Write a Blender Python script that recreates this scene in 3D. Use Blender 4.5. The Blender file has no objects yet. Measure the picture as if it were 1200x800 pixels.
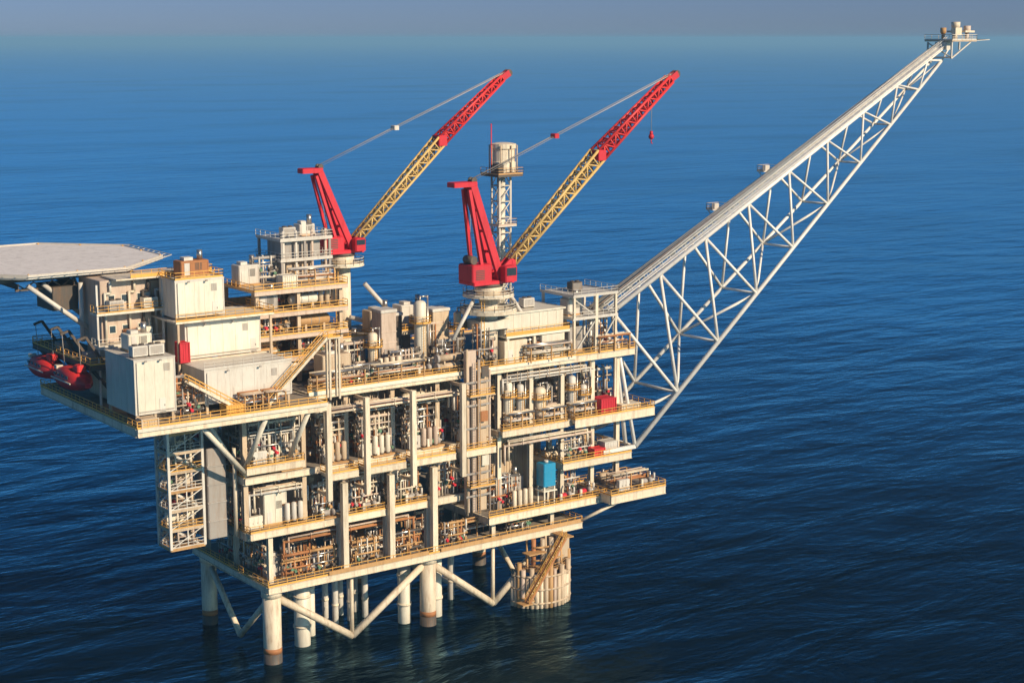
import bpy, math, random
from mathutils import Vector, Euler
R = math.radians
sc = bpy.context.scene
C = sc.collection
rnd = random.Random(7)

# ------------------------------------------------------------------ mesh helper
ORG = {}
class MB:
    def __init__(s): s.v = []; s.f = []; s.sm = []
    def box(s, x0, y0, z0, x1, y1, z1):
        n = len(s.v)
        s.v += [(x0,y0,z0),(x1,y0,z0),(x1,y1,z0),(x0,y1,z0),(x0,y0,z1),(x1,y0,z1),(x1,y1,z1),(x0,y1,z1)]
        s.f += [(n,n+3,n+2,n+1),(n+4,n+5,n+6,n+7),(n,n+1,n+5,n+4),(n+1,n+2,n+6,n+5),(n+2,n+3,n+7,n+6),(n+3,n,n+4,n+7)]
        s.sm += [False]*6
        return s
    def cbox(s, x0, y0, z0, x1, y1, z1, b=.06):      # box with chamfered vertical edges
        n = len(s.v)
        ring = [(x0+b,y0),(x1-b,y0),(x1,y0+b),(x1,y1-b),(x1-b,y1),(x0+b,y1),(x0,y1-b),(x0,y0+b)]
        for z, k in ((z0,0),(z1-b,0),(z1,b)):
            for x, y in ring:
                cx, cy = (x0+x1)/2, (y0+y1)/2
                s.v.append((x-math.copysign(k,x-cx), y-math.copysign(k,y-cy), z))
        for r in range(2):
            for i in range(8):
                j = (i+1) % 8
                s.f.append((n+r*8+i, n+r*8+j, n+r*8+8+j, n+r*8+8+i)); s.sm.append(False)
        s.f.append(tuple(n+16+i for i in range(8))); s.sm.append(False)
        s.f.append(tuple(n+7-i for i in range(8))); s.sm.append(False)
        return s
    def frame(s, p, q):
        d = (Vector(q)-Vector(p)).normalized()
        up = Vector((0,0,1)) if abs(d.z) < .95 else Vector((0,1,0))
        a = d.cross(up).normalized(); b = a.cross(d).normalized()
        return d, a, b
    def beam(s, p, q, w, h=None):
        h = h or w
        d, a, b = s.frame(p, q); n = len(s.v)
        for c in (Vector(p), Vector(q)):
            for i, j in ((-1,-1),(1,-1),(1,1),(-1,1)):
                s.v.append(tuple(c+a*(w/2*i)+b*(h/2*j)))
        s.f += [(n,n+1,n+2,n+3),(n+7,n+6,n+5,n+4)]+[(n+i,n+4+i,n+4+(i+1)%4,n+(i+1)%4) for i in range(4)]
        s.sm += [False]*6
        return s
    def tube(s, p, q, r, n=10, r2=None):
        r2 = r if r2 is None else r2
        d, a, b = s.frame(p, q); k = len(s.v)
        for c, rr in ((Vector(p), r), (Vector(q), r2)):
            for i in range(n):
                t = 2*math.pi*i/n
                s.v.append(tuple(c+a*(rr*math.cos(t))+b*(rr*math.sin(t))))
        for i in range(n):
            j = (i+1) % n
            s.f.append((k+i, k+n+i, k+n+j, k+j)); s.sm.append(True)
        s.f.append(tuple(k+i for i in range(n))); s.f.append(tuple(k+n+n-1-i for i in range(n))); s.sm += [False, False]
        return s
    def path(s, pts, r, n=8):
        for p, q in zip(pts, pts[1:]): s.tube(p, q, r, n)
        for p in pts[1:-1]: s.ball(p, r*1.06, n)
        return s
    def ball(s, c, r, n=8):
        return s.lathe([(0.02*r,-r),(.7*r,-.7*r),(r,0),(.7*r,.7*r),(.02*r,r)], c, n)
    def lathe(s, prof, c=(0,0,0), n=16, axis='z', smooth=True):
        k = len(s.v)
        for r, h in prof:
            for i in range(n):
                t = 2*math.pi*i/n; x, y = r*math.cos(t), r*math.sin(t)
                p = {'z': (x,y,h), 'x': (h,x,y), 'y': (y,h,x)}[axis]
                s.v.append((c[0]+p[0], c[1]+p[1], c[2]+p[2]))
        for m in range(len(prof)-1):
            for i in range(n):
                j = (i+1) % n
                s.f.append((k+m*n+i, k+m*n+j, k+m*n+n+j, k+m*n+n+i)); s.sm.append(smooth)
        m = (len(prof)-1)*n
        s.f.append(tuple(k+n-1-i for i in range(n))); s.f.append(tuple(k+m+i for i in range(n))); s.sm += [False, False]
        return s
    def capsule(s, L, r, c, axis='x', n=18):
        h = L/2
        pr = [(.05*r,-h),(.5*r,-h+.08*r),(.83*r,-h+.25*r),(r,-h+.55*r),(r,h-.55*r),(.83*r,h-.25*r),(.5*r,h-.08*r),(.05*r,h)]
        return s.lathe(pr, c, n, axis)
    def ibeam(s, p, q, w, h, t=.08):
        p = Vector(p); q = Vector(q); d, a, b = s.frame(p, q)
        s.beam(p+b*(h/2-t/2), q+b*(h/2-t/2), w, t); s.beam(p-b*(h/2-t/2), q-b*(h/2-t/2), w, t)
        return s.beam(p, q, t, h-2*t)
    def build(s, name, m, parent=None, org=None):
        if org is None: org = ORG.get(parent.name, (0,0,0)) if parent else (0,0,0)
        me = bpy.data.meshes.new(name)
        me.from_pydata([(x-org[0], y-org[1], z-org[2]) for x, y, z in s.v], [], s.f)
        me.polygons.foreach_set('use_smooth', s.sm)
        me.materials.append(m); me.update()
        o = bpy.data.objects.new(name, me); C.objects.link(o); o.parent = parent; ORG[o.name] = tuple(org)
        return o

def thing(name, label, cat, loc=(0,0,0), group=None, rz=0):
    o = bpy.data.objects.new(name, None); C.objects.link(o)
    o.location = loc; o.rotation_euler = (0,0,rz); o.empty_display_size = .5
    o['label'] = label; o['category'] = cat
    if group: o['group'] = group
    return o

def clone(src, parent=None):
    c = src.copy(); C.objects.link(c)
    if parent is not None: c.parent = parent
    for ch in list(src.children): clone(ch, c)
    return c

def rails(mb, pts, h=1.15, step=1.7, t=.085, toe=.28):
    for p, q in zip(pts, pts[1:]):
        p = Vector(p); q = Vector(q); L = (q-p).length; n = max(1, round(L/step))
        for k in (h, h*.55):
            mb.beam(p+Vector((0,0,k)), q+Vector((0,0,k)), t)
        mb.beam(p+Vector((0,0,toe/2+.02)), q+Vector((0,0,toe/2+.02)), .03, toe)
        for i in range(n+1):
            a = p.lerp(q, i/n); mb.beam(a, a+Vector((0,0,h-t/2-.003)), t*.9)
    return mb

# ------------------------------------------------------------------ materials
def mat(name, col, rough=.55, metal=0., dirt=.25, dirtcol=(.20,.105,.045), var=.18, streak=True, scale=.35):
    m = bpy.data.materials.new(name); m.use_nodes = True
    nt = m.node_tree; N = nt.nodes; Lk = nt.links; b = N['Principled BSDF']
    b.inputs['Roughness'].default_value = rough; b.inputs['Metallic'].default_value = metal
    tc = N.new('ShaderNodeTexCoord'); gm = N.new('ShaderNodeNewGeometry')
    oi = N.new('ShaderNodeObjectInfo')
    mp = N.new('ShaderNodeMapping'); mp.inputs['Scale'].default_value = (1.6,1.6,.22) if streak else (1,1,1)
    Lk.new(gm.outputs['Position'], mp.inputs['Vector'])
    n1 = N.new('ShaderNodeTexNoise'); n1.inputs['Scale'].default_value = scale*2.2; n1.inputs['Detail'].default_value = 6; n1.inputs['Roughness'].default_value = .65
    Lk.new(mp.outputs[0], n1.inputs['Vector'])
    r1 = N.new('ShaderNodeMapRange'); r1.inputs[1].default_value = .49; r1.inputs[2].default_value = .72; r1.inputs[4].default_value = min(.8,dirt*1.1)
    Lk.new(n1.outputs[0], r1.inputs[0])
    n2 = N.new('ShaderNodeTexNoise'); n2.inputs['Scale'].default_value = scale; n2.inputs['Detail'].default_value = 3
    Lk.new(gm.outputs['Position'], n2.inputs['Vector'])
    add = N.new('ShaderNodeMath'); add.operation = 'ADD'; Lk.new(n2.outputs[0], add.inputs[0]); Lk.new(oi.outputs['Random'], add.inputs[1])
    r2 = N.new('ShaderNodeMapRange'); r2.inputs[1].default_value = .3; r2.inputs[2].default_value = 1.7; r2.inputs[3].default_value = 1-var; r2.inputs[4].default_value = 1+var*.6
    Lk.new(add.outputs[0], r2.inputs[0])
    hv = N.new('ShaderNodeHueSaturation'); hv.inputs['Color'].default_value = (*col,1); Lk.new(r2.outputs[0], hv.inputs['Value'])
    mx = N.new('ShaderNodeMix'); mx.data_type = 'RGBA'; Lk.new(r1.outputs[0], mx.inputs[0]); Lk.new(hv.outputs[0], mx.inputs[6]); mx.inputs[7].default_value = (*dirtcol,1)
    n3 = N.new('ShaderNodeTexNoise'); n3.inputs['Scale'].default_value = scale*9; n3.inputs['Detail'].default_value = 8; n3.inputs['Roughness'].default_value = .7
    Lk.new(mp.outputs[0], n3.inputs['Vector'])
    r3 = N.new('ShaderNodeMapRange'); r3.inputs[1].default_value = .54; r3.inputs[2].default_value = .68; r3.inputs[4].default_value = dirt*.9; Lk.new(n3.outputs[0], r3.inputs[0])
    m3 = N.new('ShaderNodeMix'); m3.data_type = 'RGBA'; Lk.new(r3.outputs[0], m3.inputs[0]); Lk.new(mx.outputs[2], m3.inputs[6]); m3.inputs[7].default_value = (dirtcol[0]*1.7,dirtcol[1]*1.5,dirtcol[2]*1.3,1)
    rr_ = N.new('ShaderNodeMapRange'); rr_.inputs[3].default_value = rough; rr_.inputs[4].default_value = min(1, rough+.3); Lk.new(r1.outputs[0], rr_.inputs[0]); Lk.new(rr_.outputs[0], b.inputs['Roughness'])
    Lk.new(m3.outputs[2], b.inputs['Base Color'])
    return m
M = dict(
 cream=mat('cream_paint', (.75,.65,.49), .5, dirt=.42),
 white=mat('white_paint', (.75,.69,.56), .45, dirt=.22),
 leg=mat('jacket_paint', (.72,.61,.45), .55, dirt=.55),
 boomw=mat('boom_paint', (.82,.79,.73), .45, dirt=.2),
 yellow=mat('yellow_paint', (.76,.40,.075), .5, dirt=.2),
 ochre=mat('ochre_steel', (.52,.30,.12), .6, dirt=.4),
 rust=mat('rusty_pipe', (.42,.17,.06), .7, dirt=.4),
 tan=mat('tan_paint', (.57,.44,.30), .6, dirt=.4),
 pink=mat('primer_paint', (.60,.47,.37), .6, dirt=.35),
 grey=mat('grey_paint', (.36,.33,.30), .55, dirt=.4),
 lgrey=mat('pale_grey_paint', (.64,.60,.53), .5, dirt=.25),
 dark=mat('dark_steel', (.085,.072,.06), .6, dirt=.4),
 grate=mat('deck_grating', (.30,.26,.21), .8, dirt=.5, streak=False),
 helid=mat('helideck_coating', (.72,.68,.65), .85, dirt=.35, dirtcol=(.26,.23,.21), streak=False),
 steel=mat('stainless_steel', (.52,.49,.45), .32, .85, dirt=.15),
 red=mat('crane_red_paint', (.60,.014,.03), .58, dirt=.3, dirtcol=(.2,.01,.012)),
 orange=mat('lifeboat_paint', (.68,.03,.03), .5, dirt=.15),
 boomy=mat('crane_boom_yellow', (.68,.46,.16), .5, dirt=.2),
 blue=mat('blue_tank_paint', (.02,.30,.52), .4, dirt=.12),
 navy=mat('navy_panel', (.03,.06,.09), .4, dirt=.1),
 glass=mat('window_glass', (.03,.045,.055), .1, dirt=.05),
 green=mat('green_valve_paint', (.10,.22,.13), .5, dirt=.3),
)

# ------------------------------------------------------------------ decks
def girder(mb, p, q, h=1.0, w=.45):
    z = p[2]-h/2+.05
    return mb.ibeam((p[0],p[1],z), (q[0],q[1],z), w, h)

def deck_level(name, label, x0, x1, y0, y1, z, rail='FLBR', gh=1.0, beams=4.5, root=None, mats=('grate','cream'), org=None):
    org = org or (x0, y0, z)
    r = root or thing(name, label, 'deck', org)
    MB().box(x0+.25, y0+.25, z-.06, x1-.25, y1-.25, z).build('deck_plate', M[mats[0]], r, org)
    E = [((x0,y0,z),(x1,y0,z)), ((x1,y0+.24,z),(x1,y1-.24,z)), ((x1,y1,z),(x0,y1,z)), ((x0,y1-.24,z),(x0,y0+.24,z))]
    for p, q in E: girder(MB(), p, q, gh).build('edge_girder', M[mats[1]], r, org)
    n = max(1, int((x1-x0)/beams))
    for i in range(1, n):
        x = x0+(x1-x0)*i/n
        MB().ibeam((x,y0+.25,z-.42), (x,y1-.25,z-.42), .3, .68).build('floor_beam', M['tan'], r, org)
    for k, (p, q) in zip('FRBL', E):
        if k in rail:
            a = tuple(Vector(p)+Vector((0,0,.06))); b = tuple(Vector(q)+Vector((0,0,.06)))
            rails(MB(), [a, b]).build('handrail', M['yellow'], r, org)
    return r

def column(r, x, y, z0, z1, w=.9, m='cream', org=(0,0,0)):
    mb = MB(); mb.ibeam((x,y,z0), (x,y,z1), w, w, .1)
    return mb.build('column', M[m], r, org)

# --- jacket
jk = thing('steel_jacket', 'cream tubular steel jacket with braces rising from the sea under the decks', 'platform jacket', (0,0,0))
LEGS = [(0,0,1.5),(30.3,.2,1.4),(57,0,1.4),(0,23,1.35),(30.3,23,1.3),(57,23,1.3)]
for x, y, r in LEGS:
    l = MB().tube((x,y,-6), (x,y,13.2), r, 22).build('leg', M['leg'], jk)
    MB().tube((x,y,11.2), (x,y,12.6), r*1.12, 22).build('collar', M['cream'], l)
    MB().tube((x,y,-5), (x,y,1.7), r*1.015, 22).build('splash_zone', M['dark'], l)
    MB().tube((x,y,1.7), (x,y,2.6), r*1.012, 22).build('tide_band', M['rust'], l)
def brace(p, q, r=.62): MB().tube(p, q, r, 12).build('brace', M['leg'], jk)
for y in (0.1, 23):
    brace((1.2,y,10.6), (15,y,1.2)); brace((15,y,1.2), (29.4,y,11.0))
    brace((31.3,y,10.6), (44,y,1.0)); brace((44,y,1.0), (56,y,10.8))
    brace((15,y,1.2), (15,y,12.2), .35); brace((44,y,1.0), (44,y,12.2), .35)
for x in (0, 57):
    brace((x,1,10.4), (x,11.5,1.2), .5); brace((x,11.5,1.2), (x,22,10.4), .5)
for x in (15, 44): brace((x,.1,1.2), (x,23,1.2), .45)

# --- caissons and conductors
def caisson(x, y, r, z1, label, group=None, m='white'):
    t = thing('caisson_pipe', label, 'caisson', (x,y,0), group)
    MB().tube((0,0,-6), (0,0,z1), r, 16).build('pipe_shell', M[m], t)
    for z in (3.2, 8.4): MB().tube((0,0,z), (0,0,z+.4), r*1.14, 16).build('clamp', M['cream'], t)
    return t
caisson(7.8, 4.2, 1.35, 13, 'thick white caisson just behind the front corner leg')
caisson(11.2, 7.5, .8, 13, 'thinner white caisson between the thick one and the hanger pipe')
caisson(27.6, 3.6, 1.15, 13, 'white caisson tucked behind the middle front leg on its near side')
caisson(33.9, 3.2, 1.1, 13, 'white caisson tucked behind the middle front leg on its far side')
for i, x in enumerate((17.5, 20.5, 23.5)):
    for j, y in enumerate((10, 13.5)):
        caisson(x, y, .55, 13, 'slim pale conductor pipe in the cluster under the middle of the lowest deck', 'conductor pipes under the decks', 'lgrey')
for x in (37, 41): caisson(x, 9, .6, 13, 'slim pale riser pipe standing under the boom half of the lowest deck', 'riser pipes under the decks', 'lgrey')

# --- boat landing at the third leg
bl = thing('boat_landing', 'rusty cream boat landing with fender tubes and orange stair around the third leg', 'boat landing', (48,-5,0))
o = (48,-5,0)
def arc(t, k=1.0): return (53.8+5.7*k*math.cos(math.pi*t), -.4-4.8*k*math.sin(math.pi*t))
for i in range(21):
    x, y = arc(i/20); MB().tube((x,y,-2.5),(x,y,(6.2,7.4,5.6,7.0,8.2,6.6,5.2)[i % 7]+(1.2 if i < 6 else 0)),(.43,.36,.47)[i % 3],10).build('fender_tube', M[('leg','tan','pink','tan','leg','ochre','tan')[i*3 % 7]], bl, o)
for zz in (.9,3.4,5.8):
    MB().path([(*arc(i/16,1.06),zz) for i in range(17)], .2, 8).build('waler_tube', M['tan'], bl, o)
for zz in (2.0,6.6):
    pl = MB(); n_ = 14; pl.v = [(*arc(i/n_,.9),zz-.15) for i in range(n_+1)]+[(*arc(i/n_,.9),zz) for i in range(n_+1)]; k_ = n_+1
    pl.f = [tuple(range(k_)), tuple(range(2*k_-1,k_-1,-1))]+[(i,k_+i,k_+(i+1)%k_,(i+1)%k_) for i in range(k_)]; pl.sm = [False]*len(pl.f)
    pl.build('landing_platform', M['ochre'], bl, o)
rails(MB(), [(*arc(i/8,.92),6.6) for i in range(9)], toe=.3).build('handrail', M['ochre'], bl, o)
for k in range(7):
    x, y = 54.2+4.6*math.cos(math.pi*k/8), -.4-3.2*math.sin(math.pi*k/8); MB().tube((x,y,6.6),(x,y,12.3),.42,10).build('guide_tube', M[('tan','ochre','tan','pink','leg','tan','rust')[k]], bl, o)
for zz in (8.4,10.8): MB().path([(54.2+5.0*math.cos(math.pi*k/8),-.4-3.6*math.sin(math.pi*k/8),zz) for k in range(7)], .18, 8).build('waler_tube', M['ochre'], bl, o)
st = MB()
for dy in (-6.2,-5.1): st.beam((47.4,dy,2.0),(55.6,dy,12.6),.16,.4)
for i in range(26):
    t = i/25; st.box(47.4+8.2*t-.16,-6.1,2.0+10.6*t-.03,47.4+8.2*t+.16,-5.2,2.0+10.6*t+.03)
sv = st.build('stair_flight', M['rust'], bl, o)
hr = MB()
for dy in (-6.25,-5.05):
    for k in (.6,1.15): hr.beam((47.4,dy,2.0+k),(55.6,dy,12.6+k),.09)
    for i in range(8):
        t=i/7; hr.beam((47.4+8.2*t,dy,2.0+10.6*t),(47.4+8.2*t,dy,3.15+10.6*t),.07)
hr.build('handrail', M['yellow'], sv)
MB().box(46.0,-6.3,1.7,48.2,-4.2,1.95).box(48.2,-5.2,1.75,49.4,-2.6,1.93).box(55.3,-6.3,12.5,57.2,-2.35,12.7).build('stair_landing', M['ochre'], bl, o)

for k, (x, y) in enumerate(((49.6,-2.6),(52.6,-4.2),(56.2,-4.0),(58.6,-2.0))):
    MB().beam((x,y,6.6),(x+.9,y+1.4,12.5),.3).build('brace_strut', M['tan' if k % 2 else 'ochre'], bl, o)
MB().cbox(55.8,-3.4,8.0,58.6,-1.4,11.6,.2).build('equipment_casing', M['tan'], bl, o)
MB().box(48.6,-4.6,10.0,52.4,-2.4,10.2).build('upper_platform', M['ochre'], bl, o)
# --- lowest walkway deck, z 13.3
d1 = deck_level('spider_deck', 'lowest open deck with orange handrail just above the jacket braces', -1.5, 62.5, -2.0, 26, 13.3, 'FLR', 1.1)
for x0, x1 in ((9.5,29),(31.5,62)):
    MB().box(x0,-2.32,13.42,x1,-2.26,14.1).build('splash_panel', M['ochre'], d1, (-1.5,-2.0,13.3))
for x in (0,13,22,30.3,44,57):
    for y in (0.2, 12, 23): column(d1, x, y, 13.35, 21.2 if x < 42 else 16.4, .8, org=(-1.5,-2.0,13.3))
# --- lower deck
d2 = deck_level('lower_deck', 'lower process deck with cream edge girders on the lifeboat half of the platform', -4, 41, 0, 30, 22.3, 'LB', 1.25)
o2 = (-4,0,22.3)
d3 = deck_level('lower_boom_deck', 'lower process deck stepping down at the flare boom half of the platform', 41.6, 68, -2.2, 30, 17.6, 'FB', 1.25)
o3 = (41.6,-2.2,17.6)
d3b = deck_level('cantilever_landing', 'low cantilevered cream landing deck jutting out below the flare boom', 66.5, 79.5, -5.4, 6, 18.2, 'FRBL', 1.5, mats=('grate','cream'))
for y in (-4.6, 5): MB().tube((68.4,y,16.6),(60,y+.01,13.4) if y>0 else (62,y+3,13.4),.3).build('knee_brace', M['cream'], d3b, (66.5,-5.4,18.2))
def balcony(r, x0, x1, y0, y1, z, org, gh=1.1, rail=True):
    b = MB().box(x0, y0, z-.12, x1, y1, z)
    girder(b, (x0,y0-.03,z+.06), (x1,y0-.03,z+.06), gh, .35)
    for x in (x0+.2, (x0+x1)/2, x1-.2): b.beam((x,y0+.2,z-.4), (x,y1,z-.4), .2, .5)
    b = b.build('balcony', M['cream'], r, org)
    if rail: rails(MB(), [(x0,y1,z+.06),(x0,y0,z+.06),(x1,y0,z+.06),(x1,y1,z+.06)], toe=.32).build('handrail', M['yellow'], b)
for x0, x1, y0 in ((-3.9,9.6,-.9),(13.8,21.3,-.9),(22.8,29.6,-.9)): balcony(d2, x0, x1, y0, .1, 22.35, o2)
# --- middle deck
d4 = deck_level('middle_deck', 'middle process deck with stepped cream balconies and yellow rails along its front', -4, 44, .2, 30, 31.3, 'LB', 1.1)
o4 = (-4,.2,31.3)
balcony(d4, -3.9, 6.5, -.2, .3, 32.9, o4)
for x0, x1 in ((9.6,15.0),(16.8,24.2),(26.2,34.2),(36.4,42.6)): balcony(d4, x0, x1, -2.9, .1, 30.5, o4)
d5 = deck_level('middle_boom_deck', 'middle deck with red box and yellow rails nearest the flare boom root', 45, 80, -.4, 26, 32.3, 'RB', 1.1)
o5 = (45,-.4,32.3)
balcony(d5, 45.2, 59.6, -1.2, -.5, 32.35, o5)
balcony(d5, 61, 79.8, -1.6, -.5, 32.35, o5, 1.5)
# --- main deck
d6 = deck_level('main_deck', 'broad top deck carrying both cranes with a long pale edge beam', 7.4, 76, -.2, 32, 43.8, 'FRB', 1.15)
o6 = (7.4,-.2,43.8)
d7 = deck_level('laydown_deck', 'pale laydown deck jutting out at the lifeboat end under the white houses', -24.8, 7, -7, 32, 43.5, 'FLB', 1.25)
o7 = (-24.8,-7,43.5)
MB().box(-24.9,-7.34,43.1,7.0,-7.27,43.62).build('edge_plate', M['white'], d7, o7)
MB().box(7.4,-.54,43.35,62,-.47,43.98).build('edge_plate', M['white'], d6, o6)
# columns under main deck / middle decks
for x in (9.2,16.4,25.4,35.4):
    mb = MB().box(x-.42,-3.75,26.4,x+.42,-2.95,42.6); mb.build('front_column', M['cream'], d4, o4)
    MB().beam((x,-2.9,42.2),(x,.4,42.2),.4,.5).build('tie_beam', M['tan'], d4, o4)
    MB().beam((x,-2.9,27.2),(x,.4,27.2),.4,.5).build('tie_beam', M['tan'], d4, o4)
for x in (13,22,30.6):
    MB().box(x-.5,-1.95,12.6,x+.5,-1.05,28.4).build('front_column', M['cream'], d2, o2)
for x in (-3.6,7,15,24,33,43.6):
    for y in (1.2,14,28):
        column(d4, x, y, 22.4, 30.3, .8, 'tan', o4); column(d4, x, y, 31.4, 42.5, .8, 'tan', o4)
for x in (46,53,60,67):
    for y in (1.2,14,25): column(d5, x, y, 17.7, 31.2, .8, 'cream', o5); column(d5, x, y, 32.4, 42.6, .8, 'cream', o5)
for x in (73,):
    for y in (1.2,12): column(d5, x, y, 32.4, 42.6, .9, 'cream', o5); column(d5, x, y, 19.8, 31.2, .8, 'cream', o5)
# cantilever bracing under the laydown deck
for p, q in (((-14,-5.5,42.3),(-4,.4,32.3)),((-10,3,42.3),(-3.8,3,32.2)),((-3.5,-6.4,42.3),(-3.6,.6,33.2)),((4,-6.4,42.3),(4,.6,33.2)),((-22,12,42.3),(-4,14,32)),((-22,28,42.3),(-4,28,32))):
    MB().tube(p, q, .42, 12).build('knee_brace', M['white'], d7, o7)
# walls behind the equipment
def blast_wall(x0, x1, y, z0, z1, label, m):
    t = thing('blast_wall', label, 'wall', (x0,y,z0))
    w = MB(); n = int((x1-x0)/.6)
    for i in range(n):
        a = x0+(x1-x0)*i/n; b = x0+(x1-x0)*(i+1)/n; c = (a+b)/2
        w.box(a,y,z0,c,y+.14,z1); w.box(c,y+.10,z0,b,y+.24,z1)
    w.build('corrugated_panel', M[m], t, (x0,y,z0))
    MB().box(x0,y-.06,z1-.02,x1,y+.28,z1+.2).build('top_channel', M['cream'], t, (x0,y,z0))
blast_wall(-3, 43, 10.2, 31.36, 41.6, 'tan corrugated blast wall behind the middle deck equipment', 'tan')
blast_wall(-3, 28, 10.2, 22.36, 29.6, 'pale grey corrugated blast wall behind the lower deck equipment', 'lgrey')
blast_wall(46, 66, 11.2, 32.36, 41.6, 'pinkish corrugated blast wall behind the boom end equipment', 'pink')
blast_wall(43, 63, 11.2, 17.66, 30.2, 'tan corrugated wall behind the blue tank', 'tan')

# ------------------------------------------------------------------ equipment kinds (built once, then copied)
def k_hvessel(r, p):
    L, rad, m = p
    MB().capsule(L, rad, (0,0,rad+.7)).build('shell', M[m], r)
    for x in (-L*.28, L*.28): MB().box(x-.18,-rad*.85,0,x+.18,rad*.85,rad*.75+.35).build('saddle', M['tan'], r)
    for x in (-L*.3, 0, L*.22):
        MB().tube((x,0,rad*2+.6),(x,0,rad*2+1.2),.16).tube((x,0,rad*2+1.2),(x,0,rad*2+1.32),.28).build('nozzle', M['steel'], r)
    MB().path([(L*.36,0,rad*2+.5),(L*.36,0,rad*2+1.6),(L*.36,rad+.6,rad*2+1.6),(L*.36,rad+.6,0)],.13).build('outlet_pipe', M['lgrey'], r)
    for x in (-L*.12, L*.12): MB().lathe([(rad*1.015,-.06),(rad*1.015,.06)],(x,0,rad+.7),18,'x').build('band', M['grey'], r)
def k_vvessel(r, p):
    h, rad, m = p
    MB().capsule(h-1, rad, (0,0,h/2+.6), 'z').build('shell', M[m], r)
    MB().tube((0,0,0),(0,0,1.6),rad*.92,18).build('skirt', M['tan'], r)
    z = h*.68
    b = MB().lathe([(rad*1.02,z),(rad+.9,z),(rad+.9,z+.1),(rad*1.02,z+.1)],(0,0,0),14,'z',False).build('ring_platform', M['ochre'], r)
    pts = [((rad+.85)*math.cos(t), (rad+.85)*math.sin(t), z+.1) for t in [i*math.pi/5 for i in range(11)]]
    rails(MB(), pts, step=3).build('handrail', M['yellow'], b)
    l = MB()
    for dx in (-.22,.22): l.beam((dx,-rad-.3,0),(dx,-rad-.3,z+1),.06)
    for i in range(int(z/.45)): l.beam((-.22,-rad-.3,.3+i*.45),(.22,-rad-.3,.3+i*.45),.05)
    l.build('ladder', M['yellow'], r)
    MB().path([(0,0,h-.1),(0,0,h+.7),(rad+.5,0,h+.7),(rad+.5,0,0)],.16).build('overhead_pipe', M['steel'], r)
def k_pump(r, p):
    m, = p
    MB().box(-1.9,-.8,0,1.9,.8,.28).build('skid_base', M['ochre'], r)
    MB().capsule(1.7,.5,(-.8,0,.95)).build('motor', M[m], r)
    MB().lathe([(.2,-.4),(.62,-.3),(.62,.2),(.3,.4)],(.75,0,.95),14,'x').build('pump_casing', M['grey'], r)
    MB().path([(.75,0,1.4),(.75,0,2.5),(.75,1,2.5)],.17).build('discharge_pipe', M['steel'], r)
    MB().path([(1.0,0,.95),(1.8,0,.95),(1.8,0,2.2)],.2).build('suction_pipe', M['lgrey'], r)
    MB().cbox(-1.85,-.75,.28,-1.35,-.35,1.6).build('control_box', M['white'], r)
def k_manifold(r, p):
    w, h, m1, m2, seed = p
    q = random.Random(seed); n = max(5, int(w/.42))
    for x in (-w/2, 0, w/2): 
        MB().beam((x,.5,0),(x,.5,h),.18).build('frame_post', M['tan'], r)
    for z, y, rr in ((h*.22,.1,.24),(h*.42,-.4,.15),(h*.62,.35,.2),(h*.76,-.2,.14),(h*.93,0,.26)):
        MB().tube((-w/2-.2,y,z),(w/2+.2,y,z),rr,12).tube((-w/2-.3,y,z),(-w/2-.2,y,z),rr*1.6,12).tube((w/2+.2,y,z),(w/2+.3,y,z),rr*1.6,12).build('header_pipe', M[q.choice([m1,m2,'steel'])], r)
    for i in range(n):
        x = -w/2+(i+.5)*w/n+q.uniform(-.1,.1); y = q.choice((-.15,-.35,.2)); rr = q.choice((.09,.12,.16))
        z0 = q.choice((0,0,h*.3)); z1 = q.choice((h*.6,h*.9,h*1.0)); mm = q.choice([m1,m2,m1,'steel','lgrey','rust','grey'])
        pts = [(x,y,z0),(x,y,z1),(x,y+.5,z1)]
        if q.random() < .4: pts = [(x,y,z0),(x,y,(z0+z1)/2),(x+.4,y,(z0+z1)/2),(x+.4,y,z1)]
        MB().path(pts, rr).build('riser_pipe', M[mm], r)
        if q.random() < .7:
            z = z0+(z1-z0)*q.uniform(.2,.45)
            MB().tube((x,y,z-.28),(x,y,z+.28),rr*2,10).tube((x,y-.1,z),(x,y-.55,z),.05,6).lathe([(.26,-.03),(.26,.03)],(x,y-.56,z),10,'y').build('valve', M[q.choice(['red','grey','dark','ochre','dark','green'])], r)
def k_exchanger(r, p):
    L, m = p
    for z in (1.0, 2.5):
        MB().tube((-L/2,0,z),(L/2,0,z),.58,16).build('shell', M[m], r)
        MB().tube((-L/2-.5,0,z),(-L/2,0,z),.7,16).build('end_channel', M['grey'], r)
        MB().tube((L/2,0,z),(L/2+.18,0,z),.72,16).build('end_flange', M['dark'], r)
    for x in (-L*.3, L*.3): MB().box(x-.15,-.5,0,x+.15,.5,.5).box(x-.15,-.62,1.5,x+.15,.62,2.0).build('support', M['tan'], r)
    MB().path([(-L/2-.25,0,3.1),(-L/2-.25,0,4.2),(-L/2-.25,1,4.2)],.2).build('inlet_pipe', M['steel'], r)
def k_cabinet(r, p):
    m, = p
    MB().box(-1.3,-.45,0,1.3,.45,.15).build('plinth', M['dark'], r)
    MB().cbox(-1.25,-.42,.15,1.25,.42,2.3).build('cabinet_body', M[m], r)
    for x in (-.84,0,.84):
        d = MB().box(x-.38,-.455,.25,x+.38,-.424,2.2).build('door', M[m], r)
        MB().box(x+.26,-.5,1.1,x+.32,-.455,1.35).build('handle', M['dark'], d)
    MB().path([(.9,0,2.3),(.9,0,3.4),(.9,.6,3.4)],.1).build('conduit', M['grey'], r)
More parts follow.
